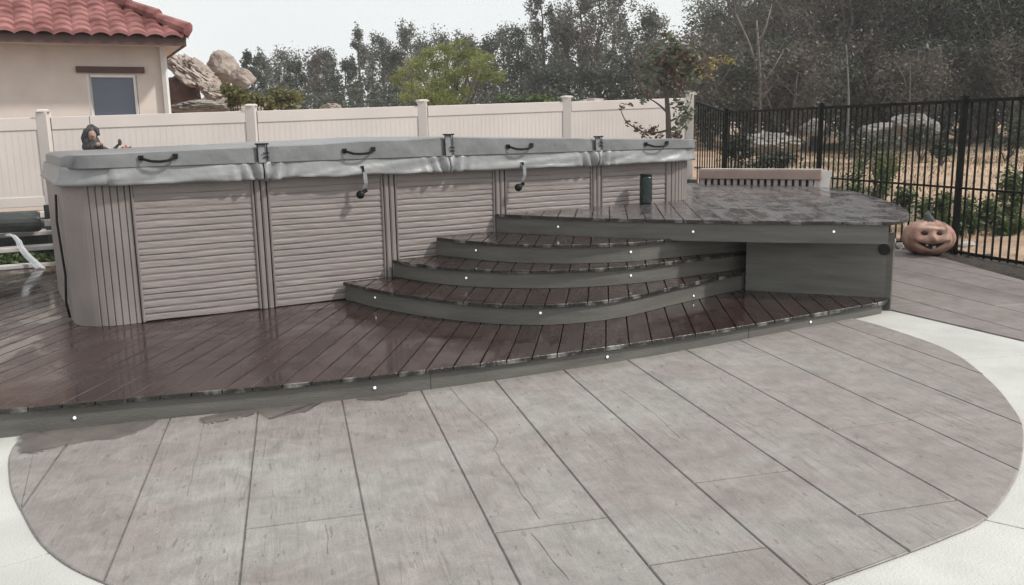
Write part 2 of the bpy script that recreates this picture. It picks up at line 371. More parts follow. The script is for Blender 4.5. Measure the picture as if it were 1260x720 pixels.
# white slab tiles with sawn joints (as real plates over a dark bed)
mb.v += [(x, y, z-.03) for x, y, z in v]; mb.face(range(n), 1)
ja, jb = gp(1213, 640), gp(1262, 651); jc, jd = gp(1205, 441), gp(1262, 437); je, jf = gp(-5, 699), gp(62, 680)
def halfs(polys, a, b, gap=.008):
    d = (Vector((b.x, b.y))-Vector((a.x, a.y))).normalized(); nx, ny = -d.y, d.x; c = nx*a.x+ny*a.y; out = []
    for p in polys:
        for q in (clip(p, nx, ny, c-gap/2), clip(p, -nx, -ny, -c-gap/2)):
            if len(q) > 2 and abs(area(q)) > .01: out.append(q)
    return out
R1 = [(x, y) for x, y in slab]
right = clip(R1, -1, 0, -1.0); left = clip(R1, 1, 0, 1.0)
tiles = halfs(halfs([right], ja, jb), jc, jd)+halfs([left], je, jf)
for q in tiles: prism(mb, q, 0, .02, None, .003, 0, 0, 1., zf=gz)
tag(mb.build('concrete_slab', [M['conc'], M['joint']]), kind='structure')

circ = [gp(u, v_) for u, v_ in [(25,540),(12,590),(30,637),(60,680),(128,719)]]
circ += [Vector((-.75,2.40,0)), Vector((.0,2.31,0)), Vector((.60,2.43,0))]
circ += [gp(u, v_) for u, v_ in [(1024,716),(1104.5,687),(1166,663),(1213,640),(1246,597),(1258,560),(1258,526),(1246,503),(1218,470),(1170.6,434),(1104.5,409),(1043,392)]]
circ += [Vector(p+(0,)) for p in [(2.1,6.95),(1.1,7.5),(0,7.7),(-1.3,7.2),(-2.2,6.3),(-2.6,5.2)]]
CIRC = [(p.x, p.y) for p in crom([Vector((p.x, p.y)) for p in circ], 5, True)]
def zs(d): return lambda x, y: gz(x, y)+d
def planks(outline, az, pitch, off, cross, name, m, lift):
    mb = MB(); rnd = random.Random(3)
    o = outline if area(outline) > 0 else outline[::-1]
    mb.v += [(x, y, gz(x, y)+.004+lift) for x, y in o]; mb.face(range(len(o)), 1)
    ux, uy = cos(az), -sin(az); dx, dy = sin(az), cos(az)
    for q in strips(o, az, pitch, .006, off):
        um = sum(p[0]*ux+p[1]*uy for p in q)/len(q); k = floor((um-off)/pitch)
        cuts = cross.get(k, [rnd.uniform(0, 3)+j*3.1 for j in range(-3, 8)])
        parts = [q]
        for c in cuts:
            new = []
            for p in parts:
                for h in (clip(p, dx, dy, c-.005), clip(p, -dx, -dy, -c-.005)):
                    if len(h) > 2: new.append(h)
            parts = new
        for p in parts: prism(mb, p, 0, .006, None, .004, 0, 0, rnd.uniform(.93, 1.05), zf=zs(.010+lift))
    return mb
def uv_of(u, v, az): p = gp(u, v); return p.x*cos(az)-p.y*sin(az), p.x*sin(az)+p.y*cos(az)
U = [uv_of(*p, PAZ)[0] for p in [(317,510),(425,505),(533,510),(642,510)]]
PIT = (U[3]-U[0])/3; OFF = U[0] % PIT
def kof(u, v): a, b = uv_of(u, v, PAZ); return floor((a-OFF)/PIT), b
cross = {}
for pts in [(370,645),(670,650),(866,688),(905,590),(1110,520),(1130,625)]:
    k, b = kof(*pts); cross.setdefault(k, []).append(b)
for k in range(-12, 14): cross.setdefault(k, [40])
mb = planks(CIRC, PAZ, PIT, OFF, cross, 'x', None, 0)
# natural splits pressed into a few planks
def crack(px, w=.006):
    P = [gp(*p) for p in px]; 
    Q = []
    for a, b in zip(P, P[1:]):
        for j in range(10):
            t = j/10; q = a.lerp(b, t); Q.append(Vector((q.x+noise.noise(Vector((q.y*9, a.x, 0)))*.012, q.y, 0)))
    for i in range(len(Q)-1):
        a, b = Q[i], Q[i+1]; d = (b-a).normalized(); n_ = Vector((-d.y, d.x, 0)); 
        wa = w*(.4+.6*abs(noise.noise(Vector((a.y*7, 1, 0))))*2); 
        vs = [a-n_*wa/2, a+n_*wa/2, b+n_*wa/2, b-n_*wa/2]
        mb.add([(p.x, p.y, gz(p.x, p.y)+.0113) for p in vs], [(0, 1, 2, 3)][::1], 1)
crack([(553,480),(580,508),(614,542),(607,556),(632,594),(668,648)], .0045)
crack([(764,482),(806,512),(840,545)], .003)
crack([(252,515),(243,560),(228,620)], .003)
crack([(402,648),(402,690)], .003)
crack([(655,660),(690,705),(700,719)], .004); crack([(1050,410),(1110,440),(1180,470)], .003)
crack([(85,550),(65,572)], .006)
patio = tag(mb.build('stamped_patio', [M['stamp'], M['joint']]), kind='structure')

a, b = gp(1086, 380), gp(1262, 421); d = (b-a).normalized()
side = [(a.x-d.x*1.6, a.y-d.y*1.6), (b.x+d.x*.25, b.y+d.y*.25)] 
side = clip([(-2, 8.6), (1.2, 4.0), (5.2, 1.5), (4.66, 6.2), (4.58, 7.4), (4.50, 9.0), (4.28, 10.2), (3.68, 12.6), (3.1, 14.4)], d.y, -d.x, d.y*a.x-d.x*a.y)
mb = planks(side, PAZ, PIT, OFF+.1, {}, 'x', None, 0)
tag(mb.build('side_patio', [M['stamp2'], M['joint']]), kind='structure')

# damp ground along the foot of the deck
mb = MB(); wetv = []
for pts in [[(22,545),(22,556),(30,562),(60,556),(95,549),(125,545),(150,541),(172,534),(195,522),(190,508),(100,519),(30,527)],
            [(248,516),(250,524),(258,523),(275,519),(300,515),(315,512),(330,519),(352,515),(383,508),(392,500),(415,490),(400,486),(330,496)],
            [(440,494),(460,497),(480,494),(505,486),(500,476),(450,480)]]:
    P = crom([gp(*p) for p in pts], 4, True); P = [P[i].lerp(P[(i+1) % len(P)], k/5) for i in range(len(P)) for k in range(5)]; P = [Vector((p.x+noise.noise(p*14)*.018+noise.noise(p*45)*.006, p.y+noise.noise(p*14+Vector((5,5,0)))*.028+noise.noise(p*45+Vector((5,5,0)))*.008, 0)) for p in P]
    cen = sum(P, Vector((0, 0, 0)))/len(P); o_ = len(mb.v); k = len(P)
    Q = []
    for q in range(k):
        e = (P[(q+1) % k]-P[q-1]); nn_ = Vector((-e.y, e.x, 0)).normalized(); nn_ = nn_ if nn_.dot(cen-P[q]) > 0 else -nn_
        Q.append(P[q]+nn_*.022)
    mb.v += [(p.x, p.y, gz(p.x, p.y)+.0120) for p in P]+[(p.x, p.y, gz(p.x, p.y)+.0120) for p in Q]; wetv += [0]*k+[1]*k
    for q in range(k): mb.face((o_+q, o_+(q+1) % k, o_+k+(q+1) % k, o_+k+q))
    mb.face([o_+k+q for q in range(k)])
wo = mb.build('damp_ground', M['wet']); tag(wo, kind='structure'); wa_ = wo.data.color_attributes.new('wet', 'FLOAT_COLOR', 'POINT'); wa_.data.foreach_set('color', [c for w_ in wetv for c in (w_, w_, w_, 1)])
for f_ in wo.data.polygons:
    if f_.normal.z < 0: f_.flip()
wn_ = M['wet'].node_tree; ta = wn_.nodes.new('ShaderNodeAttribute'); ta.attribute_name = 'wet'; tm = wn_.nodes.new('ShaderNodeMapRange'); tm.inputs['To Max'].default_value = .68; wn_.links.new(ta.outputs['Fac'], tm.inputs['Value']); wn_.links.new(tm.outputs[0], wn_.nodes['Principled BSDF'].inputs['Alpha'])

# mulch bed along the iron fence
mb = MB(); rows = []
for i in range(120):
    t = i/119; y = 1+14*t
    xe = 4.75
    for (x0, y0), (x1, y1) in zip(PE, PE[1:]):
        if y0 <= y <= y1: xe = x0+(x1-x0)*(y-y0)/(y1-y0)
    row = []
    for j in range(9):
        x = xe-.03 + (1.1 if y < 8 else 1.0)*j/8
        row.append((x, y, gz(x, y)+.02-.012*j+(.03*noise.noise(Vector((x*9, y*9, 0))) if j else -.03)))
    rows.append(row)
mb.grid(rows); tag(mb.build('planting_bed', M['bed'], smooth=True), kind='structure')

# ------------------------------------------------------------------ decks and steps
BAZ = radians(6.2)
def light(parent, p, nrm):
    n = Vector((nrm[0], nrm[1], 0)).normalized(); p = Vector(p)
    mb = MB(); mb.tube([p-n*.004, p+n*.003], .0128, 14); r = mb.build('step_light', M['ring'], parent)
    mb = MB(); mb.tube([p+n*.003, p+n*.006], [.0082, .0065], 12); mb.build('lens', M['led'], r)
def on_curve(path, u, v, z0, z1):                    # where a measured ray meets a fascia
    best = None; d = ray(u, v)
    for a, b in zip(path, path[1:]):
        e = Vector((b[0]-a[0], b[1]-a[1])); n_ = Vector((e.y, -e.x)); den = n_.x*d.x+n_.y*d.y
        if abs(den) < 1e-9: continue
        t = (n_.x*a[0]+n_.y*a[1])/den; P = CAM+d*t; s = ((P.x-a[0])*e.x+(P.y-a[1])*e.y)/e.length_squared
        if 0 <= s <= 1 and t > 0 and (best is None or t < best[0]): best = (t, P, n_.normalized())
    return best
def offset(path, o):
    out = []; n = len(path)
    for i in range(n):
        d = (Vector(path[min(i+1, n-1)])-Vector(path[max(i-1, 0)])).normalized(); q = Vector(path[i])+Vector((-d.y, d.x))*o; out.append((q.x, q.y))
    return out
def deck(root, front, rest, z, zbase, matb, lights, pitch=.146, off=0, ft=.022, bt=.026, lip=.018, nm=('boards', 'fascia')):
    poly = front + rest; mb = MB(); rnd = random.Random(int(z*100))
    for q in strips(poly, BAZ, pitch, .006, off):
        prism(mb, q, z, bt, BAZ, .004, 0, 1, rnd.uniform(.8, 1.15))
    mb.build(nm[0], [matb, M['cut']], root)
    fp = offset(front, lip); mb = MB(); ribbon(mb, fp, zbase, z-bt-.001, ft); f = mb.build(nm[1], M['fascia'], root)
    if nm[0] == 'boards':
        L_ = 0
        for a, b in zip(fp, fp[1:]):
            L2 = L_+(Vector(b)-Vector(a)).length
            if floor(L2/2.4) != floor(L_/2.4):
                d_ = (Vector(b)-Vector(a)).normalized(); q = Vector(a)-Vector((-d_.y, d_.x))*.0006; jm = MB()
                jm.bar((q.x, q.y, zbase(q)+.01 if callable(zbase) else zbase+.01), (q.x, q.y, z-bt-.004), .002, .002); jm.build('butt_joint', M['black'], f)
            L_ = L2
    for u, v in lights:
        h = on_curve(fp, u, v, 0, z)
        if h:
            nn = h[2]; 
            if nn.dot(Vector((-h[1].x, -h[1].y))) < 0: nn = -nn
            light(root, h[1]+Vector((nn.x, nn.y, 0))*.001, nn)
    return fp
def C2(pts, z, n=6): return [(p.x, p.y) for p in crom([at(u, v, z).to_2d() for u, v in pts], n)]
ZD, Z1, Z2, Z3, ZP = .16, .31, .455, .61, .77
root = thing('lower_deck', 'wide ground-level deck of wet dark brown boards that the hot tub stands on', 'deck', (0, 6, 0))
fr = [(-7.4, 3.75), (-6.0, 3.70), (-4.4, 3.87)] + C2([(0,504),(110,494),(220,484),(400,468),(600,446),(820,416),(1007,385),(1088,371)], ZD)
fr = [(p.x, p.y) for p in crom([Vector(p) for p in fr[:3]], 6)][:-1] + fr[2:] if False else fr
deck(root, fr, [(2.99, 6.78), (1.2, 8.6), (-4.6, 9.38), (-7.6, 7.66)], ZD, lambda p: gz(p.x, p.y)-.01, M['deck'], [(92,514),(461,477),(747,439),(997,396)])

def clampspa(path):                                   # keep the arcs in front of the hot tub's side
    return [p for p in path if (Vector(p)-S0).dot(SW) < .02]
root = thing('curved_steps', 'three curved fan-shaped steps with grey risers climbing to the upper deck', 'steps', (0, 7, ZD))
def step(root, pts, z, zb, lights, rest, first):
    fr = clampspa(C2(pts, z))
    deck(root, fr, rest, z, zb, M['deck'], lights, off=z, nm=('tread', 'riser'))
    return fr
END = [(2.02, 7.42), (1.0, 8.25), (.6, 8.22)]
def spline_end(pts): return pts
step(root, [(417,346),(467,357),(533,367),(613,374),(690,374),(767,366),(840,350),(919,334)], Z1, ZD+.002, [(462,366),(665,385),(853,364)], [tuple(END[0])]+[tuple(sp(3.6, .03).to_2d())], 1)
step(root, [(482,320),(543,328),(613,332),(690,332),(767,328),(840,320),(925,309)], Z2, Z1+.002, [(574,342),(776,339)], [tuple(END[0])]+[tuple(sp(3.6, .03).to_2d())], 2)
step(root, [(535,292),(600,298),(677,301),(767,299),(830,294),(925,286)], Z3, Z2+.002, [(586,308),(776,310)], [tuple(END[0])]+[tuple(sp(3.6, .03).to_2d())], 3)

root = thing('upper_deck', 'raised round-ended deck of wet greyish boards beside the right end of the tub', 'deck', (2.2, 8.5, 0))
f1 = C2([(610,263.5),(740,268.3),(907,271.5),(1098,273)], ZP, 4)
f2 = C2([(1098,273),(1110,271),(1119,265),(1107,253),(1057,237),(1023,231.5),(975,228.5),(927,226.5),(860,225)], ZP, 6)
poly = f1+f2[1:]+[tuple(sp(5.0, 2.2).to_2d()), tuple(sp(3.1, .3).to_2d())]
mb = MB(); rnd = random.Random(4)
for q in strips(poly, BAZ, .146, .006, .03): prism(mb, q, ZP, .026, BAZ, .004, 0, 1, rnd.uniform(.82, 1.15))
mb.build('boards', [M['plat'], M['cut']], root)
fp = offset(f1[:-1], .02); k0 = f1[-1]
rim = fp+[(k0[0]-.01, k0[1]+.03)]+offset(f2[4:], .16)
mb = MB(); ribbon(mb, rim, ZP-.17, ZP-.027, .025); mb.build('fascia', M['fascia'], root)
for u, v in [(687,279),(853,285),(1026,285)]:
    h = on_curve(rim, u, v, 0, 1)
    if h:
        nn = h[2]; nn = -nn if nn.dot(Vector((-h[1].x, -h[1].y))) < 0 else nn
        light(root, h[1]+Vector((nn.x, nn.y, 0))*.001, nn)
wa = at(917, 357, ZD); wb = at(1097, 367, ZD)
dw = (wb-wa).normalized(); wr = offset(f2[4:], .19)
wallp = [(wa.x, wa.y), (wb.x, wb.y)] + wr[3:]
mb = MB(); 
ribbon(mb, wallp[:2], ZD-.10, ZP-.19, .02); mb.build('skirting', M['fascia'], root)
mb = MB(); ribbon(mb, [(wa.x-dw.x*.0, wa.y), (wb.x, wb.y)], ZP-.235, ZP-.10, .008); 
for v_ in range(len(mb.v)): x, y, z = mb.v[v_]; mb.v[v_] = (x-.0+dw.y*.012, y-dw.x*.012, z)
mb.build('ledger_board', M['fascia'], root)
mb = MB(); ribbon(mb, wallp[1:], lambda p: gz(p.x, p.y)-.02, ZP-.17, .02); mb.build('skirting', M['fascia'], root)
h = on_curve([(wa.x, wa.y), (wb.x, wb.y)], 1088, 307, 0, 1); nn = Vector((dw.y, -dw.x, 0))
mb = MB(); mb.tube([h[1]+nn*.012, h[1]+nn*.035], [.045, .04], 10); mb.build('vent_cap', M['black'], root)

# ------------------------------------------------------------------ the hot tub
ZB, ZT = ZD, 1.19; LEN = 5.0; SWID = 2.3; EX = .43; RR = .30
tub = thing('hot_tub', 'long taupe swim spa with horizontal slatted side panels', 'hot tub', sp(2.5, 1.15, ZD))
def rrect(t0, t1, w0, w1, r, n=8):
    out = []
    for (cx, cy, a0) in ((t1-r, w0+r, -90), (t1-r, w1-r, 0), (t0+r, w1-r, 90), (t0+r, w0+r, 180)):
        for i in range(n+1): a = radians(a0+90*i/n); out.append((cx+r*cos(a), cy+r*sin(a)))
    return out
T0, T1 = -.345, LEN+EX+.0
body = rrect(T0+.02, T1-.02, .028, SWID-.02, RR-.02)
mb = MB(); o = 0
mb.grid([[sp(t, w, ZB+.001) for t, w in body], [sp(t, w, ZT+.02) for t, w in body]], close=True)
mb.face(range(len(body), 2*len(body))); mb.build('cabinet', M['spa_dark'], tub, smooth=False)
T = [0.03, 1.0, 2.05, 3.10, 4.15, 5.06]
HB = .055
def slatpanel(a, b, wig):
    mb = MB(); NZ = 150; NX = 26; P = []
    z0, z1 = ZB+.01, ZT-.03; pitch = .0485
    for i in range(NZ+1):
        z = z0+(z1-z0)*i/NZ; ph = ((z-z0) % pitch)/pitch
        dep = .003+.005*(1-ph)+.0015*sin(ph*pi) if ph < .88 else -.001
        row = []
        for j in range(NX+1):
            t = a+(b-a)*j/NX
            wz = .008*noise.noise(Vector((t*2.2, floor((z-z0)/pitch)*1.7, wig)))
            row.append(sp(t, -.002-dep, z+wz))
        P.append(row)
    mb.grid(P); return mb.build('side_panel', M['spa_slat'], tub, smooth=True)
for i in range(5):
    a = T[i]+(HB+.012); b = T[i+1]-(HB+.012); slatpanel(a, b, i*3.3)
    fr_ = MB()                                          # thin frame either side and above
    for tt in (a-.006, b+.006): fr_.bar(sp(tt, -.012, ZB+.004), sp(tt, -.012, ZT-.01), .014, .02)
    fr_.bar(sp(a, -.011, ZT-.018), sp(b, -.011, ZT-.018), .02, .03)
    fr_.build('panel_frame', M['spa'], tub, bevel=.003)
for i in range(1, 5):
    mb = MB()
    for s_ in (-1, 1): 
        P = []
        for z in (ZB+.003, ZT): P.append([sp(T[i]+s_*.024+x, -y, z) for x, y in ((-.021,0), (-.019,.014), (-.010,.021), (.010,.021), (.019,.014), (.021,0))])
        mb.grid(P)
    mb.build('seam_strip', M['spa'], tub)
def corner(path, flat_from):
    # ribbed moulded corner panel: path in (t, w); ribs as a cosine relief
    mb = MB(); L_ = [0]
    for p, q in zip(path, path[1:]): L_.append(L_[-1]+sqrt((p[0]-q[0])**2+(p[1]-q[1])**2))
    n = len(path); rows = [[], []]
    for i in range(n):
        a = path[max(i-1, 0)]; b = path[min(i+1, n-1)]; d = Vector((b[0]-a[0], b[1]-a[1])).normalized(); nn = Vector((d.y, -d.x))
        s_ = L_[i]; r = 0
        if flat_from[0] < s_ < flat_from[1]:
            ph = ((s_-flat_from[0]) % .047)/.047; r = -.012 if ph < .16 else 0.0
        q = Vector(path[i])+nn*(.006+r)
        for k, z in enumerate((ZB+.002, ZT)): rows[k].append(sp(q.x, q.y, z))
    mb.grid(rows); return mb.build('corner_panel', M['spa'], tub)
def dens(P, st=.0045):
    out = []
    for a, b in zip(P, P[1:]):
        L_ = sqrt((a[0]-b[0])**2+(a[1]-b[1])**2); k = max(1, int(L_/st))
        for j in range(k): out.append((a[0]+(b[0]-a[0])*j/k, a[1]+(b[1]-a[1])*j/k))
    return out+[P[-1]]
arcL = [(T0+RR+RR*cos(radians(a)), RR+.0+RR*sin(radians(a))) for a in range(180, 271, 6)]
Lp = dens([(T0, 2.0), (T0, .55)]+arcL+[(T[0]+.045, 0)])
tot = 1.45+RR*pi/2
corner(Lp, (2.02, 99))
arcR = [(T1-RR+RR*cos(radians(a)), RR+RR*sin(radians(a))) for a in range(270, 361, 6)]
corner(dens([(T[5]-.045, 0)]+arcR+[(T1, .55), (T1, 2.0)]), (.05, .55))
mb = MB(); rim_ = rrect(T0+.02, T1-.01, -.015, SWID, RR)
mb.grid([[sp(t, w, ZT) for t, w in rim_], [sp(t, w, ZT+.07) for t, w in rim_]], close=True); mb.face(range(len(rim_), 2*len(rim_)))
mb.build('acrylic_rim', M['spa'], tub)
# the loose conduit down the left side
mb = MB(); mb.tube([sp(T0-.02, .5, ZT-.1), sp(T0-.035, .45, .9), sp(T0-.02, .42, .5), sp(T0-.035, .43, .3), sp(T0-.02, .42, ZD+.02)], .009, 8); mb.build('conduit', M['black'], tub, smooth=True)

# covers
CB = [(-.33, 1.00, 1.382, 1.412), (1.03, 2.56, 1.412, 1.452), (2.585, 4.10, 1.452, 1.404), (4.125, 5.47, 1.404, 1.368)]
CL = ['leftmost grey vinyl cover section of the hot tub, at its rounded left corner', 'second grey vinyl cover section from the left, with a hanging strap and lock',
      'third grey vinyl cover section from the left, its strap hanging above the steps', 'rightmost grey vinyl cover section, over the end of the tub beside the upper deck']
SB = [1.165, 1.165, 1.16, 1.155, 1.165]
for i, (a, b, za, zb) in enumerate(CB):
    root = thing('spa_cover', CL[i], 'hot tub cover', sp((a+b)/2, 1.1, 1.27), 'hot tub cover sections')
    # padded lid, rounded edges, slightly puffed
    mb = MB(); prof = [(0, 0), (-.022, .02), (-.03, .06), (-.022, .93), (0, .985), (.03, 1.0), (.08, 1.005), (.6, 1.02), (1.2, 1.01), (2.3, 1.0), (2.38, .9), (2.39, 0)]
    P = []; NX = 28
    for j in range(NX+1):
        s_ = j/NX; t = a+(b-a)*s_; zt = za+(zb-za)*s_; zl = 1.284
        edge = min(s_, 1-s_)*(b-a); e = max(0, 1-edge/.035); row = []
        cl = 0
        if i == 0 and t-a < RR: cl = RR-sqrt(max(0, RR**2-(RR-(t-a))**2))
        if i == 3 and b-t < RR: cl = RR-sqrt(max(0, RR**2-(RR-(b-t))**2))
        for w, k in prof:
            w2 = -.055+max(w, w if w > .5 else w)+ (cl if w < .5 else (-cl if w > 2 else 0)) + e*e*(.02 if w < .5 else 0)
            if w < .5: w2 += .006*noise.noise(Vector((t*3, k*2, i)))
            z = zl+(zt-zl)*k - (e*e*.018 if k > .8 else 0)+(.006*noise.noise(Vector((t*2.5, w*3, i+5))) if k > .5 else 0)
            row.append(sp(t, w2, z))
        P.append(row)
    mb.grid(P); mb.face(range(len(prof))); k = len(mb.v); mb.face(range(k-len(prof), k)[::-1]); pad = mb.build('pad', M['cover'], root, smooth=True)
    md = pad.modifiers.new('es', 'EDGE_SPLIT'); md.split_angle = radians(50)
    # welt where the lid meets its skirt
    # skirt: hanging flap with folds
    path = []
    if i == 0: path = [(a-.0, 2.3), (a, .36)]+[(a+RR+RR*cos(radians(q)), -.04+RR+RR*sin(radians(q))) for q in range(186, 270, 9)]+[(a+RR+.0, -.06)]
    else: path = [(a-.01, -.062)]
    if i == 3: path += [(b-RR, -.06)]+[(b-RR+RR*cos(radians(q)), -.04+RR+RR*sin(radians(q))) for q in range(279, 360, 9)]+[(b, .4), (b, 2.3)]
    else: path += [(b+.01, -.062)]
    path = dens(path, .022); P = []; n = len(path); rnd = random.Random(i)
    z0a, z0b = SB[i], SB[i+1]
    for r in range(8):
        k = r/7; row = []
        for j, (t, w) in enumerate(path):
            pa = path[max(j-1, 0)]; pb = path[min(j+1, n-1)]; d = Vector((pb[0]-pa[0], pb[1]-pa[1])).normalized(); nn = Vector((d.y, -d.x))
            de = min(abs(t-a) if i else 9, abs(b-t) if i < 3 else 9) if w < .1 else 9
            near = math.exp(-(de/.16)**2)
            fold = .020*noise.noise(Vector((t*2.6+k*1.1, k*1.6, i*7)))+.010*noise.noise(Vector((t*8+k*4.5, k*2.2, i)))
            pl = near*.022*sin(de*62+k*2.5)
            out = .006+.020*k+ (fold*1.2+pl*1.9)*(.25+.75*k)*1.1 
            s_ = min(1, max(0, (t-a)/(b-a))); zb_ = z0a+(z0b-z0a)*s_ + .010*noise.noise(Vector((t*3.5, i, 2))) - near*.006
            z = 1.295+(zb_-1.295)*k
            q = Vector((t, w))+nn*out; row.append(sp(q.x, q.y, z))
        P.append(row)
    mb = MB(); mb.grid(P); sk = mb.build('skirt', M['skirt'], root, smooth=True)
    md = sk.modifiers.new('s', 'SOLIDIFY'); md.thickness = .006; md.offset = -1
    mb = MB(); mb.tube([sp(t, w-.0 if w > .1 else w+.0, 1.292) for t, w in path[::3]]+[sp(*path[-1], 1.292)], .007, 6); mb.build('welt', M['cover'], root, smooth=True)
    # carrying handle
    hu, hv = [(195, 196), (442, 187), (640, 181.5), (808, 178.5)][i]
    d = ray(hu, hv); den = SW.x*d.x+SW.y*d.y; tt = (SW.dot(S0)-.092)/den; Q = CAM+d*tt; tc = (Q.to_2d()-S0).dot(SD)
    wd = [.115, .12, .12, .13][i]; hz = Q.z
    mb = MB(); pts = [(-wd, -.004, .012), (-wd*.9, -.030, .004), (-wd*.5, -.042, -.012), (0, -.045, -.016), (wd*.5, -.042, -.012), (wd*.9, -.030, .008), (wd, -.004, .018)]
    for (x0, y0, q0), (x1, y1, q1) in zip(pts, pts[1:]): mb.bar(sp(tc+x0, -.085+y0, hz+q0), sp(tc+x1, -.085+y1, hz+q1), .010, .020)
    for x, q in ((-wd, .012), (wd, .018)): mb.box(sp(tc+x, -.090, hz+q), (.036, .012, .036), ANG)
    mb.build('handle', M['black'], root, bevel=.003)
    # strap with lock
    if i in (1, 2):
        su, sv, lu, lv = [(446, 208, 446, 240), (643, 203, 641, 231)][i-1]
        def onw(u, v, w): d = ray(u, v); tt = (SW.dot(S0)+w)/(SW.x*d.x+SW.y*d.y); Q = CAM+d*tt; return (Q.to_2d()-S0).dot(SD), Q.z
        t0_, z0_ = onw(su, sv-2, -.10); t1_, z1_ = onw(lu+2, lv-8, -.13); t2_, z2_ = onw(lu-1, lv, -.13)
        mb = MB(); ps = [(t0_, -.095, z0_), (t0_+.005, -.105, z0_-.05), (t0_+.012, -.112, 1.19), ((t0_+t1_)/2+.02, -.12, 1.10), (t1_+.012, -.11, z1_)]
        for p, q in zip(ps, ps[1:]): mb.bar(sp(*p), sp(*q), .006, .034) if False else mb.add([sp(p[0]-.016, p[1], p[2]), sp(p[0]+.016, p[1], p[2]), sp(q[0]+.016, q[1], q[2]), sp(q[0]-.016, q[1], q[2]), sp(p[0]-.016, p[1]+.004, p[2]), sp(p[0]+.016, p[1]+.004, p[2]), sp(q[0]+.016, q[1]+.004, q[2]), sp(q[0]-.016, q[1]+.004, q[2])], [(0,1,2,3), (7,6,5,4), (0,4,5,1), (1,5,6,2), (2,6,7,3), (3,7,4,0)])
        st_ = mb.build('strap', M['strap'], root)
        mb = MB(); mb.ball(sp(t2_, -.10, z2_), (.034, .026, .034), 12, 8); mb.bar(sp(t2_, -.105, z2_+.01), sp(t2_+.055, -.105, z2_+.035), .022, .026); mb.build('lock', M['black'], st_, smooth=False)
        mb = MB(); mb.bar(sp(t0_, -.093, z0_+.01), sp(t0_, -.100, z0_-.045), .028, .012); mb.build('strap_tab', M['black'], root)
    # hinge strap between this lid and the next
    if i < 3:
        t = b+.013; zt = zb
        mb = MB()
        for s_ in (-.036, .036): mb.bar(sp(t+s_, -.098, 1.30), sp(t+s_, -.092, zt+.012), .006, .014)
        mb.bar(sp(t-.05, -.09, zt+.016), sp(t+.05, -.09, zt+.016), .016, .012)
        for q in (1.33, 1.36): mb.bar(sp(t+.005, -.100, q+.02*i*.3), sp(t+.05, -.096, q), .006, .008)
        mb.build('hinge_frame', M['black'], root)
        mb = MB(); mb.bar(sp(t, -.088, 1.295), sp(t, -.085, zt+.008), .012, .06) if False else mb.add([sp(t-.03, -.095, 1.29), sp(t+.03, -.095, 1.29), sp(t+.03, -.084, zt+.01), sp(t-.03, -.084, zt+.01), sp(t+.03, .3, zt+.012), sp(t-.03, .3, zt+.012)], [(0,1,2,3), (3,2,4,5)]); mb.build('hinge_strap', M['strap'], root)

# canister on the upper deck
p = at(787, 250, ZP); p = sp(4.62, -.16, ZP)
c = thing('canister', 'tall dark green cylindrical canister standing on the upper deck against the tub', 'canister', p)
mb = MB(); mb.tube([p+Vector((0,0,.012)), p+Vector((0,0,.02)), p+Vector((0,0,.255)), p+Vector((0,0,.262))], [.052, .060, .060, .055], 20); mb.build('body', M['canister'], c)
mb = MB(); mb.tube([p+Vector((0,0,.0)), p+Vector((0,0,.014))], .055, 20); mb.build('base_ring', M['black'], c)
mb = MB(); mb.tube([p+Vector((0,0,.262)), p+Vector((0,0,.285)), p+Vector((0,0,.29))], [.056, .056, .05], 20); mb.build('lid', M['black'], c)

# tan slotted ledge beyond the upper deck
qa, qb = at(858, 229, ZP-.02), at(1009, 231, ZP-.02)
root = thing('slotted_ledge', 'low tan ledge with a row of small dark slots behind the upper deck', 'ledge', (qa.x, qa.y, ZP-.2))
dd = (qb-qa).normalized(); pn = Vector((-dd.y, dd.x, 0)); Lq = (qb-qa).length
qa = qa+pn*.12; qb = qb+pn*.12
mb = MB(); mb.bar(qa+Vector((0,0,.145)), qb+Vector((0,0,.145)), .17, .115); mb.build('cap_board', M['tan'], root, bevel=.012)
mb = MB(); mb.bar(qa+Vector((0,0,.208)), qb+Vector((0,0,.208)), .16, .012); mb.build('top_edge', M['ledge'], root)
mb = MB(); mb.bar(qa+pn*.03+Vector((0,0,0)), qb+pn*.03+Vector((0,0,0)), .05, .17); mb.build('backing', M['dark'], root)
mb = MB(); k = 17
for i in range(k+1):
    p = qa.lerp(qb, (i+.5)/(k+1)); mb.bar(p-pn*.035+Vector((0,0,-.12)), p-pn*.035+Vector((0,0,.09)), .045, .04)
mb.build('slats', M['ledge'], root)
mb = MB(); mb.bar(qb+dd*.02+Vector((0,0,.2)), qb+dd*-.02+Vector((0,0,-.1)), .18, .03); mb.build('end_board', M['white'], root)
mb = MB(); mb.bar(qa+Vector((0,0,-.2)), qb+Vector((0,0,-.2)), .1, .3); 
for q in (qa, qb): mb.bar(Vector((q.x, q.y, gz(q.x, q.y))), Vector((q.x, q.y, ZP-.1)), .12, .12)
mb.build('support', M['dgrey'], root)

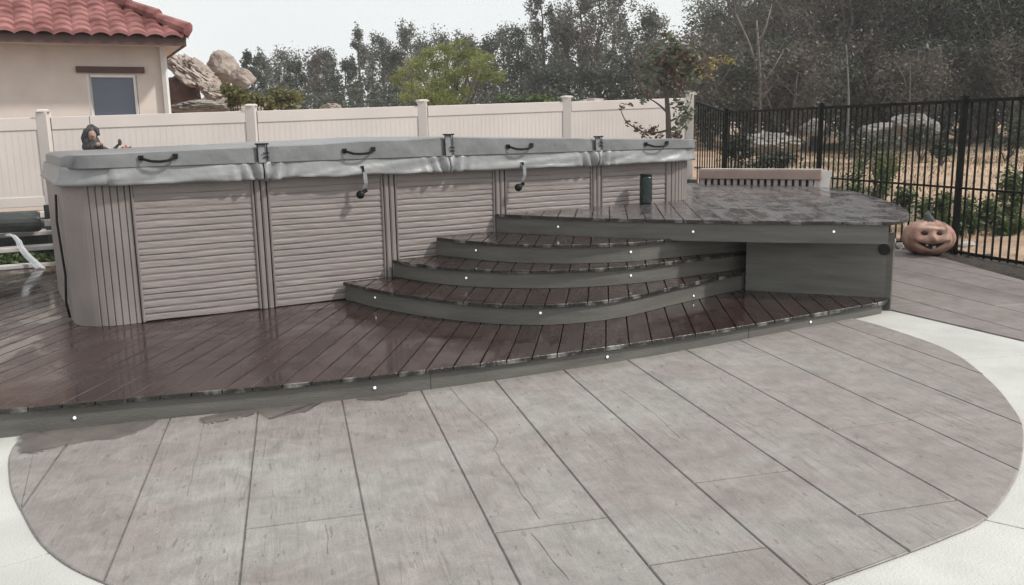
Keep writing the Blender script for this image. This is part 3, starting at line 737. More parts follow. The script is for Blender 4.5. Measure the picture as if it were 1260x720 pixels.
# ------------------------------------------------------------------ vinyl fence
root = thing('vinyl_fence', 'cream vinyl privacy fence of vertical boards behind the hot tub', 'fence', (VF0.x, VF0.y, .1))
VA = atan2(VDIR.y, VDIR.x)
def vf(t, off=0): p = VF0+VDIR*(t*VSP)+Vector((-VDIR.y, VDIR.x))*off; return p
def vtop(t): return 1.745+.055*t
for t in (-2, -1, 0, 1, 2, 3, 4):
    p = vf(t); mb = MB(); zt = vtop(t)+.065
    mb.bar((p.x, p.y, -.05), (p.x, p.y, zt), .127, .127); post = mb.build('post', M['vinyl'], root, bevel=.006)
    r = Matrix.Rotation(VA, 3, 'Z'); mb = MB(); q = [Vector((p.x, p.y, zt+.0))+r @ Vector((x, y, 0)) for x, y in ((-.075,-.075),(.075,-.075),(.075,.075),(-.075,.075))]
    q2 = [v+Vector((0,0,.018)) for v in q]; q3 = [Vector((p.x, p.y, zt+.03))+r @ Vector((x, y, 0)) for x, y in ((-.05,-.05),(.05,-.05),(.05,.05),(-.05,.05))]
    mb.hexa(q, q2); mb.hexa(q2, q3); mb.build('post_cap', M['vinyl'], post)
for t in (-2, -1, 0, 1, 2, 3):
    a, b = vf(t+.03), vf(t+.97); za, zb = vtop(t), vtop(t+1); zl = .70 if t < 1 else .55
    mb = MB(); mb.bar((a.x, a.y, za-.07), (b.x, b.y, zb-.07), .05, .15); mb.build('top_rail', M['vinyl'], root, bevel=.006)
    mb = MB(); mb.bar((a.x, a.y, zl+.05), (b.x, b.y, zl+.05), .05, .12); mb.build('bottom_rail', M['vinyl'], root, bevel=.006)
    n = 32; P = []; mb = MB()
    for k in range(n):
        u0 = t+.03+.94*k/n; u1 = t+.03+.94*(k+1)/n; g = .94/n*.12
        for s0, s1, off in ((u0, u1-g, -.013), (u1-g, u1, -.0115)):
            c0, c1 = vf(s0, off), vf(s1, off); mb.add([(c0.x, c0.y, zl+.1), (c1.x, c1.y, zl+.1), (c1.x, c1.y, vtop(s1)-.14), (c0.x, c0.y, vtop(s0)-.14)], [(0,1,2,3)])
        c0, c1 = vf(u0, .013), vf(u1, .013); mb.add([(c0.x, c0.y, zl+.1), (c1.x, c1.y, zl+.1), (c1.x, c1.y, vtop(s1)-.14), (c0.x, c0.y, vtop(s0)-.14)], [(3,2,1,0)])
    mb.build('board_panel', M['vinyl'], root)
# wall the fence stands on
a, b = vf(-2.2), vf(4.05); mb = MB()
mb.bar((a.x, a.y, .30), (b.x, b.y, .24), .2, .72)
w = tag(mb.build('retaining_wall', M['dgrey'], bevel=.01), 'low dark masonry wall under the vinyl fence', 'wall')

# ------------------------------------------------------------------ iron fence
root = thing('iron_fence', 'black metal picket fence at the edge of the dry hillside', 'fence', (IF1.x, IF1.y, 0))
ZI0, ZI1, ZIM = .10, 1.705, .79
def iron_bay(a, b, za, zb, npk, zm=True):
    a = Vector((a.x, a.y, 0)); b = Vector((b.x, b.y, 0)); d = (b-a)
    mb = MB()
    for k in range(1, npk):
        p = a+d*(k/npk); zz = za+(zb-za)*k/npk; mb.bar((p.x, p.y, ZI0-.03), (p.x, p.y, zz-.01), .0165, .0165)
    o = mb.build('picket_panel', M['iron'], root)
    for z0, z1, h in ((za, zb, .034), (ZI0, ZI0, .03), (ZIM, ZIM, .022)):
        mb = MB(); mb.bar((a.x, a.y, z0), (b.x, b.y, z1), .028, h); mb.build('rail', M['iron'], o)
def iron_post(p, z):
    mb = MB(); mb.bar((p.x, p.y, -.1), (p.x, p.y, z), .055, .055); o = mb.build('post', M['iron'], root)
    mb = MB(); mb.bar((p.x, p.y, z), (p.x, p.y, z+.012), .066, .066); mb.ball((p.x, p.y, z+.016), (.02, .02, .014), 8, 5); mb.build('post_cap', M['iron'], o)
ips = [IF1+IDIR*(ISP*k) for k in (-2, -1, 0, 1, 2)]
for p in ips: iron_post(p, ZI1+.045)
for a, b in zip(ips, ips[1:]): iron_bay(a, b, ZI1, ZI1, 24)
ve = vf(4.06); iron_bay(ips[0], Vector((ve.x, ve.y)), ZI1, 1.90, 12)
# scalloped footing stones: small pale rocks along the foot of the fence
def rock(name, c, r, seed, m, label=None, cat='boulder', group=None, parent=None, nu=26, nv=16, flat=.0, rough=.28, tilt=0):
    mb = MB(); sd = Vector((seed*3.1, seed*1.7, seed))
    rr_ = random.Random(seed); pls = []
    for _ in range(int(16+rough*30)):
        v = Vector((rr_.gauss(0, 1), rr_.gauss(0, 1), rr_.gauss(0, 1))).normalized(); pls.append((v, rr_.uniform(1-rough*.95, 1.02)))
    def fn(d):
        d2 = (d+.12*Vector((noise.noise(d*2.5+sd), noise.noise(d*2.5+sd+Vector((9,0,0))), noise.noise(d*2.5+sd+Vector((0,9,0)))))).normalized()
        k = 1.08
        for v, h in pls:
            q = d2.dot(v)
            if q > .2: k = min(k, h/q)
        crk = noise.noise(d*3.3+sd*2); 
        return k+rough*.35*noise.noise(d*5+sd)-rough*.5*max(0, .12-abs(crk))*2+rough*.15*noise.noise(d*13+sd)
    mb.ball(c, r, nu, nv, fn)
    if tilt: Mt = Matrix.Rotation(radians(tilt), 3, 'Y'); mb.v = [tuple(Vector(c)+Mt @ (Vector(v)-Vector(c))) for v in mb.v]
    o = mb.build(name, m, parent, smooth=True, merge=True)
    if rough > .2: o.modifiers.new('es', 'EDGE_SPLIT').split_angle = radians(32)
    if label: tag(o, label, cat, group)
    return o
def spot(u, v, Y): return aty(u, v, Y)

# pumpkin head
p = Vector((4.47, 9.36, gz(4.4, 9.42)))
pk = thing('pumpkin_head', 'squat faded pumpkin with a carved grinning face and grey stalk at the fence foot', 'pumpkin', p)
RX, RZ = .262, .19; face = Vector((-p.x, -p.y, 0)).normalized(); fa = atan2(face.y, face.x)+.18
def pfn(d):
    ph = atan2(d.y, d.x); a = (ph-fa+pi) % (2*pi)-pi; lob = .085*abs(sin(ph*4.5+.4))
    k = .95+lob
    front = math.exp(-(a/.75)**2)
    k -= lob*front*.8
    def g(aa, zz, sa, sz): return math.exp(-((a-aa)/sa)**2-((d.z-zz)/sz)**2)
    k += .30*g(.02, .14, .10, .20)+.10*g(.02, .0, .16, .10)                       # nose
    k += .14*g(.50, .02, .20, .17)+.14*g(-.50, .02, .20, .17)   # cheeks
    k -= .20*g(.34, .42, .16, .11)+.20*g(-.34, .42, .16, .11)     # eye sockets
    k += .10*g(0, .64, .6, .10)                         # brow
    cz = -.36+.55*a*a; k -= .14*math.exp(-((d.z-cz)/.13)**2)*(1 if abs(a) < .62 else math.exp(-((abs(a)-.62)/.08)**2))
    k += .06*g(0, -.62, .4, .12)                        # chin
    return k
mb = MB(); mb.ball(p+Vector((0, 0, .185)), (RX, RX, RZ), 96, 60, pfn); mb.build('head', M['pump'], pk, smooth=True)
def onp(a, z, ro=1.0):
    d = Vector((cos(fa+a)*sqrt(1-z*z), sin(fa+a)*sqrt(1-z*z), z)); k = pfn(d)*ro
    return p+Vector((0,0,.185))+Vector((d.x*RX*k, d.y*RX*k, d.z*RZ*k))
for s_ in (-.34, .34):
    mb = MB(); c0 = onp(s_, .42, 1.0); mb.ball((0,0,0), (.054, .054, .027), 14, 8); Mr = Matrix.Rotation(fa, 3, 'Z') @ Matrix.Rotation((.35 if s_ > 0 else -.35), 3, 'X'); mb.v = [tuple(c0+Mr @ Vector(v)) for v in mb.v]; mb.build('eye', M['dark'], pk, smooth=True)
mb = MB(); P = []
for i in range(25):
    a = -.58+1.16*i/24; cz = -.36+.55*a*a; h_ = .12*(1-(a/.62)**2)+.015; P.append([onp(a, cz-h_*(1-j/4), 1.035) for j in range(9)])
mb.grid(P); mb.build('mouth', M['dark'], pk, smooth=True)
mb = MB(); c0 = onp(.12, -.43, 1.05); mb.box(c0, (.03, .02, .03), fa+pi/2); c0 = onp(-.2, -.30, 1.05); mb.box(c0, (.022, .016, .02), fa+pi/2); mb.build('teeth', M['ledge'], pk)
mb = MB(); t0 = p+Vector((0, 0, .355)); mb.tube([t0, t0+Vector((-.01, 0, .04)), t0+Vector((-.025, 0, .08)), t0+Vector((.0, 0, .105))], [.07, .05, .036, .022], 9); mb.build('stalk', M['stalk'], pk)
q = gp(1107, 309); rock('white_stone', (q.x+.05, q.y+.12, gz(q.x, q.y)+.04), (.05, .05, .05), 3, M['ledge'], 'small pale stone left of the pumpkin head, at the patio edge', 'stone')
q = gp(1103, 313); rock('white_stone', (q.x+.1, q.y+.35, gz(q.x, q.y)+.1), (.045, .045, .05), 5, M['ledge'], 'pale stone behind the other one left of the pumpkin, half hidden by the deck', 'stone')

# ------------------------------------------------------------------ tiered fountain at far left
root = thing('stone_fountain', 'tiered stone fountain with pale ledges left of the hot tub', 'fountain', sp(-.9, 4.3, ZD))
def ledge(w, z, th, dep, t0=-3., t1=.6, m='ledge', nm='ledge'):
    mb = MB(); lo = [sp(t0, w, z-th), sp(t1, w, z-th), sp(t1, w+dep, z-th), sp(t0, w+dep, z-th)]; mb.hexa(lo, [v+Vector((0,0,th)) for v in lo]); return mb.build(nm, M[m], root, bevel=.008)
ledge(3.66, .205, .045, .12); ledge(4.05, .345, .05, .2); ledge(4.06+.06, .30, .28, .5, m='dgrey', nm='wall_block')
ledge(4.40, .475, .05, .25); ledge(4.46, .425, .3, .4, m='dgrey', nm='wall_block'); ledge(4.80, .66, .07, .2, t0=-1.25, t1=-.15); ledge(4.85, .6, .5, .3, m='dgrey', nm='wall_block')
cy = aty(-60, 276, 9.35); cz_ = aty(50, 272, 9.75)
mb = MB(); mb.tube([cy, cy.lerp(cz_, .96), cz_], [.115, .115, .10], 18); mb.build('spillway_pipe', M['dgrey'], root, smooth=False)
mb = MB(); e = aty(60, 274, 9.75); mb.tube([cz_, e], .028, 10); mb.box(e, (.09, .08, .07), ANG); mb.build('valve', M['ledge'], root)
mb = MB(); e0 = aty(59, 252, 10.0); mb.bar(Vector((e0.x, e0.y, .1)), e0, .07, .07); mb.build('upright', M['dgrey'], root)
wm = bpy.data.materials.new('falling_water'); wm.use_nodes = True; b_ = wm.node_tree.nodes['Principled BSDF']; b_.inputs['Base Color'].default_value = (.8, .82, .85, 1); b_.inputs['Roughness'].default_value = .15; b_.inputs['Alpha'].default_value = .38
mb = MB(); pts = [(8,289,9.3), (15,289,9.25), (22,295,9.2), (26,304,9.17), (33,313,9.14), (42,322,9.12), (50,330,9.1)]
W_ = crom([aty(*q) for q in pts], 5); n = len(W_)
for s_ in range(5):
    o_ = (s_-2)*.014; mb.tube([q+Vector((o_*(.5+i/n), 0, -.3*abs(o_)+.01*noise.noise(Vector((i*.5, s_, 0))))) for i, q in enumerate(W_)], [.006+.009*i/n+.005*noise.noise(Vector((i*.9, s_*3, 1))) for i in range(n)], 6)
mb.build('water_jet', wm, root, smooth=True)

# ------------------------------------------------------------------ foliage helpers
def leaves(mb, centres, n, size, seed, mi=0, flat=.6, asp=.5, droop=0):
    rnd = random.Random(seed); tot = sum((c[1].x*c[1].y*c[1].z)**.8 for c in centres)
    for c, r in centres:
        k = int(n*(r.x*r.y*r.z)**.8/tot)+1
        for _ in range(k):
            d = Vector((rnd.gauss(0, .52), rnd.gauss(0, .52), rnd.gauss(0, .52)))
            if d.length > 1.5: d *= .5
            p = c+Vector((d.x*r.x, d.y*r.y, d.z*r.z))
            a = Vector((rnd.gauss(0, 1), rnd.gauss(0, 1), rnd.gauss(0, 1)*flat-droop)).normalized()
            b = a.cross(Vector((rnd.gauss(0, 1), rnd.gauss(0, 1), rnd.gauss(0, 1)))).normalized()
            s_ = size*rnd.uniform(.5, 1.3); a *= s_; b *= s_*asp
            o = len(mb.v); mb.v += [tuple(p-a), tuple(p+b), tuple(p+a), tuple(p-b)]; mb.face((o, o+1, o+2, o+3), mi)
def euc(px, ytop, D, width, label, mt='l_euc', n=2600, leaf=.16, seed=0, name='eucalyptus_tree', lean=0, bark='bark_pale', low=.25, group=None, dens_=1., trunks=1):
    rnd = random.Random(seed*13+5); top = aty(px, ytop, D); x0, y0 = aty(px, 150, D).to_2d(); z0 = tz(x0, y0)-.1; Ht = top.z-z0
    root = thing(name, label, 'tree', (x0, y0, z0), group)
    tk = MB(); cl = []
    for q in range(trunks):
        bx = x0+(rnd.uniform(-.6, .6) if q else 0); by = y0+(rnd.uniform(-.5, .5) if q else 0)
        pts = []; lx = (lean*width if q == 0 else rnd.uniform(-.5, .5)*width)
        hq = Ht*(1 if q == 0 else rnd.uniform(.7, .95))
        for i in range(9):
            s_ = i/8; pts.append(Vector((bx+lx*s_*s_+rnd.uniform(-.08, .08)*width*.5, by+rnd.uniform(-.1, .1), z0+hq*s_*.97)))
        r0 = .022*Ht+.02; tk.tube(pts, [r0*(1-.88*i/8) for i in range(9)], 6)
        nb = int(17*dens_)
        for k in range(nb):
            s_ = low+(1-low)*(k+rnd.random())/nb; i = min(7, int(s_*8)); base = pts[i].lerp(pts[i+1], s_*8-i)
            ang = rnd.uniform(0, 2*pi); ln = width*.5*(1.05-.75*max(0, (s_-.35)/.65)**1.5)*rnd.uniform(.45, 1.15)
            tip = base+Vector((cos(ang)*ln, sin(ang)*ln, ln*rnd.uniform(.5, 1.6)))
            if tip.z > top.z: tip.z = top.z-.1
            mid = base.lerp(tip, .5)+Vector((0, 0, -ln*.08)); rr = r0*(1-.88*s_)*.45+.008
            tk.tube(crom([base, base.lerp(mid, .6)+Vector((rnd.uniform(-.1, .1), rnd.uniform(-.1, .1), -.06))*ln, mid, tip+Vector((0, 0, .05*ln))], 3), [rr*.8*(1-.8*z/9) for z in range(10)], 4)
            m_ = width*rnd.uniform(.08, .15)
            cl.append((tip, Vector((m_, m_, m_*rnd.uniform(1.0, 2.2)))))
            if rnd.random() < .75: cl.append((mid+Vector((rnd.uniform(-.2, .2), rnd.uniform(-.2, .2), .1))*width*.4, Vector((m_*.8, m_*.8, m_*.8))))
            if rnd.random() < .6:
                t2 = mid+Vector((rnd.uniform(-1, 1), rnd.uniform(-1, 1), rnd.uniform(.1, 1)))*ln*.45; tk.tube([mid, t2], [rr*.5, rr*.2], 4); cl.append((t2, Vector((m_*.6,)*3)))
        cl.append((pts[-1], Vector((width*.1, width*.1, width*.2))))
    tk.build('trunk', M[bark], root, smooth=True)
    lm = MB(); leaves(lm, cl, n, leaf, seed, droop=.5); lm.build('crown', M[mt], root)
    return root

# far row of trees beyond the vinyl fence
far = [ # px, ytop, D, width, material, lean
 (313, 68, 58, 1.5, 'l_dark', 0), (330, 70, 70, 2.4, 'l_euc', 0), (350, 66, 74, 3.0, 'l_euc', .1), (368, 80, 66, 2.4, 'l_dark', 0), (388, 70, 64, 2.8, 'l_brown', 0),
 (406, 68, 68, 2.6, 'l_euc', 0), (424, 78, 62, 2.2, 'l_dark', .1), (446, 40, 66, 1.9, 'l_euc', 0), (462, 62, 72, 3.0, 'l_brown', 0), (474, 46, 70, 2.6, 'l_euc', 0), (490, 66, 62, 2.6, 'l_dark', 0),
 (509, 36, 68, 2.6, 'l_euc', 0), (528, 56, 74, 3.2, 'l_dark', 0), (552, 45, 66, 3.4, 'l_euc', 0), (578, 50, 70, 3.2, 'l_brown', 0), (600, 54, 62, 3.0, 'l_dark', 0), (620, 42, 64, 3.2, 'l_euc', 0), (640, 37, 60, 3.0, 'l_dark', 0), (648, 78, 58, 3.0, 'l_dark', 0),
 (668, -4, 56, 2.6, 'l_euc', 0), (684, 34, 58, 3.0, 'l_brown', 0), (700, 8, 62, 3.2, 'l_euc', 0), (716, -10, 56, 3.0, 'l_brown', 0), (738, -22, 58, 3.4, 'l_euc', 0), (752, -8, 60, 3.0, 'l_brown', .1), (768, 22, 54, 3.4, 'l_euc', .45), (785, 26, 62, 3.2, 'l_euc', .3),
 (735, 90, 50, 3.4, 'l_dark', 0), (790, 66, 48, 2.8, 'l_dark', 0), (672, 90, 52, 3.2, 'l_dark', 0), (808, 62, 50, 2.8, 'l_euc', 0)]
def where(px, ytop, D):
    tall = 'tall' if ytop < 30 else ('mid-height' if ytop < 62 else 'short')
    return tall
fl = ['slim dark tree just right of the boulder pile, leftmost of the far row', 'airy grey tree second from the left in the far row', 'pale open-crowned tree above the first cream fence post from the house', 'short dark tree right of the pale open-crowned one',
 'brownish bushy tree rising above the second fence section', 'grey-green rounded tree next to the brownish bushy one', 'dark low tree in the dip before the first tall spire', 'narrow spire-like tree, first tall one left of the bright green tree',
 'hazy brown tree directly behind the narrow spire', 'ragged grey tree between the spire and the bright green tree', 'dark low tree at the left edge of the bright green crown', 'tall feathery tree above the left side of the bright green crown',
 'dark tree whose top peeks over the left half of the bright green crown', 'grey tree showing above the middle of the bright green crown', 'brownish tree behind the right half of the bright green crown', 'dark tree at the right shoulder of the bright green crown',
 'grey-green tree just right of the bright green crown', 'dark rounded tree standing left of the tallest far spire', 'low dark tree filling in beneath the rounded one', 'tallest narrow spire left of centre, its top at the picture edge',
 'brown leafy tree in the gap right of the tall spire', 'tall grey tree between two taller tops', 'tall brown thin-crowned tree in the centre clump', 'tall grey tree running out of the top of the picture in the centre clump', 'tall brown tree on the right of the centre clump',
 'leaning grey tree on the right edge of the centre clump', 'rightmost leaning tree of the centre clump against the sky', 'low dark tree under the centre clump', 'low dark tree left of the glossy young tree', 'low dark tree beneath the tall spire', 'low grey tree directly behind the glossy young tree']
for i, (px, yt, D, w, mt, ln) in enumerate(far):
    euc(px, yt, D, w*1.12, fl[i], mt, 3800, .10, i, lean=ln, bark='bark', low=.12 if yt > 30 else .2, group='trees in the far row beyond the cream fence', dens_=1.3)
# tall wood on the right
rnd = random.Random(21); woods = []
row1 = [(868, 10, 40, 3.2, 'l_euc'), (892, -45, 44, 4.4, 'l_euc'), (925, -70, 40, 4.6, 'l_euc'), (962, -30, 38, 4.6, 'l_brown'), (1000, -60, 37, 4.8, 'l_brown'), (1040, -40, 36, 4.8, 'l_brown'), (1078, -70, 38, 4.8, 'l_euc'), (1110, -45, 36, 4.6, 'l_brown'),
        (1148, -60, 35, 4.8, 'l_brown'), (1188, -30, 34, 4.6, 'l_dark'), (1222, -70, 34, 5.0, 'l_dark'), (1258, -50, 33, 5.0, 'l_dark'), (1300, -60, 34, 5, 'l_dark'), (1345, -60, 34, 5, 'l_brown'), (1410, -50, 33, 5, 'l_dark'), (1480, -50, 33, 5.4, 'l_brown'), (1560, -60, 32, 5.4, 'l_dark'), (1650, -60, 32, 5.4, 'l_brown')]
row2 = [(880, 40, 50, 4.2, 'l_dark'), (915, 20, 52, 4.8, 'l_brown'), (950, -20, 50, 5, 'l_brown'), (985, 0, 48, 5, 'l_dark'), (1022, -30, 50, 5.2, 'l_brown'), (1060, -10, 47, 5.2, 'l_dark'), (1095, -40, 50, 5.2, 'l_brown'), (1130, 0, 46, 5.2, 'l_dark'), (1165, -30, 48, 5.4, 'l_brown'), (1205, -20, 45, 5.4, 'l_dark'), (1245, -20, 46, 5.6, 'l_brown'), (1290, -40, 45, 5.4, 'l_dark')]
row3 = [(840+i*34, 62+(i % 3)*9, 31+(i % 4)*1.2, 3.0, 'l_dark' if i % 2 else 'l_brown') for i in range(14)]
wl1 = ['slender grey tree at the left edge of the right-hand wood', 'tall airy grey tree with sky showing through, left edge of the wood', 'tall pale-trunked tree above the corner of the iron fence', 'tall brown tree right of the pale-trunked one', 'tall brownish tree behind the first full iron fence bay',
 'tall reddish-brown tree with one straight bare pale trunk', 'grey-green tall tree in the middle of the wood', 'tall brown tree over the boulders beyond the iron fence', 'tall brown tree left of the thick fence post', 'dark leafy tree right above the thick iron post',
 'very dark green tree right of the thick iron post', 'darkest tree of the wood at the right picture edge', 'dark tree just beyond the right picture edge', 'brown tree further out past the right picture edge', 'dark tree well outside the right picture edge', 'brown tree well outside the right picture edge', 'dark tree far outside the right picture edge', 'brown tree farthest outside the right picture edge']
for i, (px, yt, D, w, mt) in enumerate(row1): euc(px, yt, D, w, wl1[i], mt, 9000 if mt != 'l_euc' else 5500, .072, 100+i, bark='bark_pale', low=.10, group='tall trees of the wood behind the iron fence', dens_=1.9, trunks=2)
for i, (px, yt, D, w, mt) in enumerate(row2): euc(px, yt, D, w, 'tall %s tree deeper in the wood, %s' % ('dark green' if mt == 'l_dark' else 'brown', 
    ['at its left end', 'behind the pale-trunked tree', 'just right of the fence corner', 'above the low grey boulder', 'behind the bare straight trunk', 'right of the bare straight trunk', 'behind the middle of the iron fence', 'above the pale boulders', 'left of the thick iron post', 'above the thick iron post', 'behind the darkest tree', 'beyond the right edge'][i]), mt, 6500, .11, 200+i, low=.05, group='tall trees of the wood behind the iron fence', dens_=1.8, bark='bark')
for i, (px, yt, D, w, mt) in enumerate(row3): euc(px, yt, D, w, 'low %s thicket tree in front of the wood, %s' % ('dark' if i % 2 else 'brown',
    ['left of the young glossy tree top', 'right beside the young glossy tree', 'behind the sloped fence section', 'at the fence corner post', 'right of the fence corner post', 'above the long grey boulder', 'left of the second iron post', 'over the second iron post', 'right of the second iron post', 'over the pale boulders', 'right of the pale boulders', 'left of the thick iron post', 'right of the thick iron post', 'at the right picture edge'][i]),
    mt, 5000, .07, 300+i, low=.02, group='thicket trees along the front of the wood', dens_=2.0, bark='bark_pale', name='thicket_tree')
# bare pale stems
def stem(px0, y0, px1, y1, D, r, label, forks=()):
    a = aty(px0, y0, D); b = aty(px1, y1, D); a.z = tz(a.x, a.y)-.1; root = thing('bare_tree', label, 'tree', a, 'bare pale-stemmed trees in the wood'); mb = MB()
    m_ = a.lerp(b, .5)+Vector((.1, 0, 0)); mb.tube(crom([a, m_, b], 5), [r*(1-.6*i/10) for i in range(11)], 6); mb.build('trunk', M['bark_pale'], root, smooth=True)
    for (u0, v0, u1, v1) in forks:
        mb = MB(); mb.tube([aty(u0, v0, D), aty((u0+u1)/2+2, (v0+v1)/2, D), aty(u1, v1, D)], [r*.6, r*.45, r*.15], 5); mb.build('limb', M['bark_pale'], root, smooth=True)
stem(1042, 150, 1041, 55, 30, .055, 'straight bare pale trunk in the middle of the wood')
stem(934, 150, 931, 25, 31, .075, 'pale forked trunk above the iron fence corner', [(932, 85, 905, 15), (931, 60, 950, 5), (934, 110, 965, 60), (933, 125, 955, 98)])
stem(993, 150, 1003, 78, 31, .045, 'thin slanting pale trunk between the forked and the straight ones', [(996, 120, 985, 90)])
stem(1113, 150, 1120, 75, 30, .04, 'thin pale trunk left of the pale boulders', [(1116, 110, 1104, 80)])
stem(1132, 150, 1130, 62, 31, .035, 'thin pale trunk directly above the pale boulders')
stem(1146, 150, 1158, 60, 31, .035, 'thin pale trunk leaning right, near the thick iron post')

# bright green tree
x0, y0 = aty(556, 150, 30).to_2d(); root = thing('palo_verde_tree', 'bright yellow-green rounded tree standing out before the far row', 'tree', (x0, y0, tz(x0, y0)))
tk = MB(); base = Vector((x0, y0, tz(x0, y0)-.1)); rnd = random.Random(2); cl = []
for (u, v, s_) in [(488, 98, 9), (496, 88, 9), (505, 106, 10), (512, 78, 11), (520, 94, 12), (528, 66, 11), (538, 80, 14), (546, 60, 11), (560, 70, 14), (566, 54, 9), (580, 66, 12), (590, 78, 12), (600, 70, 8), (602, 90, 10), (613, 98, 8), (618, 90, 6), (592, 96, 10), (575, 88, 14), (556, 94, 15), (538, 104, 14), (520, 116, 12), (545, 120, 15), (570, 112, 12), (500, 120, 9), (562, 128, 12), (530, 128, 12)]:
    c = aty(u, v, 30+rnd.uniform(-1.2, 1.2)); r = s_*30/1082; cl.append((c, Vector((r*1.1, r*1.1, r*.62)))); tk.tube([base+Vector((0, 0, .8)), base.lerp(c, .6)+Vector((0, 0, .1)), c], [.07, .04, .012], 5)
tk.tube([base, base+Vector((0, 0, .9))], [.12, .09], 7); tk.build('trunk', M['bark'], root, smooth=True)
lm = MB(); leaves(lm, cl, 13000, .05, 77, asp=.4); lm.build('crown', M['l_green'], root)

def bush(px, py, D, wpx, hpx, mt, label, seed, n=1200, leaf=.05, name='shrub', cat='shrub', group=None):
    c = aty(px, py, D); r = wpx/2*D/1082; hh = hpx/2*D/1082; rnd = random.Random(seed); z0 = tz(c.x, c.y)
    root = thing(name, label, cat, (c.x, c.y, z0), group); tk = MB(); cl = []
    for k in range(9):
        d = Vector((rnd.uniform(-.7, .7)*r, rnd.uniform(-.5, .5)*r, rnd.uniform(-.6, .6)*hh)); p_ = c+d; m_ = rnd.uniform(.3, .5)
        cl.append((p_, Vector((r*m_, r*m_, hh*m_)))); tk.tube([(c.x, c.y, min(z0, c.z-hh)), p_], [.02, .006], 4)
    tk.build('stem', M['bark'], root); lm = MB(); leaves(lm, cl, n, leaf, seed); lm.build('foliage', M[mt], root)
bush(292, 118, 19, 34, 30, 'l_olive', 'yellow-green shrub growing among the boulders by the house', 1, 1400, .06)
bush(318, 126, 21, 36, 26, 'l_olive', 'olive shrub right of the boulder pile, behind the fence post', 2, 1200, .06)
bush(352, 122, 24, 44, 26, 'l_olive', 'olive shrub above the second cream fence section', 3, 1400, .07)
bush(690, 128, 30, 70, 22, 'l_bush', 'dark green low shrub above the cream fence, left of the centre post', 9, 900, .09)
bush(640, 126, 30, 60, 22, 'l_bush', 'dark green low shrub right of the bright green tree', 10, 900, .09)
# greenery beyond the iron fence
gl = [(1065, 225, 13.5, 54, 80, 'tall green shrub beyond the fence, left of the pumpkin'), (1105, 250, 12.6, 46, 60, 'leafy green shrub right behind the rounded deck end'), (1150, 262, 11.6, 50, 60, 'green shrub directly behind the pumpkin head'),
      (1215, 262, 11.0, 60, 60, 'green shrub beyond the fence right of the thick post'), (1252, 245, 11.5, 50, 80, 'dark green shrub at the right picture edge'), (1090, 205, 16, 40, 30, 'small olive shrub on the dry slope'), (1035, 245, 13.0, 40, 40, 'low green shrub seen over the far deck edge'),
      (1190, 275, 10.8, 30, 34, 'small green plant at the foot of the thick post'), (1240, 280, 10.6, 40, 26, 'low green plant near the fence foot at the right'), (955, 195, 19, 60, 24, 'grey-green scrub under the long grey boulder'), (1060, 178, 21, 90, 46, 'large dark scrub mound left of the pale boulders'), (1135, 168, 23, 44, 26, 'dark scrub between the pale boulders'), (1240, 165, 20, 60, 50, 'large dark bush on the slope at right'), (900, 180, 18, 50, 46, 'dark scrub behind the fence corner'), (1160, 185, 20, 24, 18, 'small dark scrub tuft on the tan slope')]
for i, (px, py, D, w, h_, lb) in enumerate(gl):
    bush(px, py, D, w, h_, 'l_bush' if i < 9 and i != 5 else ('l_olive' if i == 5 else 'l_dark'), lb, 40+i, 1100 if i < 9 else 700, .035 if i < 9 else .06, group='shrubs beyond the iron fence')
# dry grass tufts on the slope
mb = MB(); rnd = random.Random(8)
for _ in range(9000):
    u = rnd.uniform(880, 1330); Y = 10.5+rnd.random()**1.5*22; c = aty(u, 200, Y); a_, b_ = outside(c.x, c.y)
    if b_ < .5: continue
    z = tz(c.x, c.y)-.01; h_ = rnd.uniform(.04, .13); w = .008*Y/12; dx, dy = rnd.uniform(-.06, .06), rnd.uniform(-.06, .06)
    mb.add([(c.x-w, c.y, z), (c.x+w, c.y, z), (c.x+dx, c.y+dy, z+h_)], [(0, 1, 2)], rnd.choice((0, 0, 0, 1)))
M['dry'] = leafmat('dry_grass', (.42, .29, .17), (.54, .40, .27)); tag(mb.build('dry_grass', [M['dry'], M['l_bush']]), 'dry tan grass on the slope beyond the iron fence', 'grass', kind='stuff')

# boulders
def rk(u, v, D, w, h_, seed, m, lb, group=None, rough=.3, dep=None, tilt=0):
    c = aty(u, v, D); rx = w/2*D/1082; rz = h_/2*D/1082; return rock('boulder', c, (rx, dep or rx, rz), seed, M[m], lb, 'boulder', group, rough=rough, nu=64, nv=40, tilt=tilt)
rk(948, 178, 24, 68, 28, 1, 'rockg', 'long low grey boulder beyond the fence corner', 'boulders on the dry slope')
rk(1000, 158, 28, 34, 22, 2, 'rockg', 'grey boulder behind the second iron post', 'boulders on the dry slope')
rk(1118, 152, 26, 46, 26, 3, 'rockg', 'pale rounded boulder in the middle of the slope', 'boulders on the dry slope')
rk(1145, 158, 25, 22, 24, 4, 'rockg', 'small upright pale boulder right of the rounded one', 'boulders on the dry slope')
rk(1085, 160, 27, 60, 20, 5, 'rockg', 'long dark-streaked boulder left of the rounded one', 'boulders on the dry slope')
rk(1190, 302, 10.2, 22, 10, 6, 'ledge', 'flat pale stone at the foot of the thick post', 'pale stones outside the fence'); rk(1215, 305, 10.3, 26, 10, 7, 'ledge', 'pale stone just right of the flat one at the fence foot', 'pale stones outside the fence'); rk(1244, 312, 10.0, 26, 10, 8, 'ledge', 'pale stone nearest the right picture edge', 'pale stones outside the fence')
rk(408, 133, 34, 26, 14, 9, 'rock', 'pale boulder tip above the second cream fence section'); rk(728, 126, 34, 36, 10, 10, 'rock', 'flat pale boulder top right of the centre fence post')
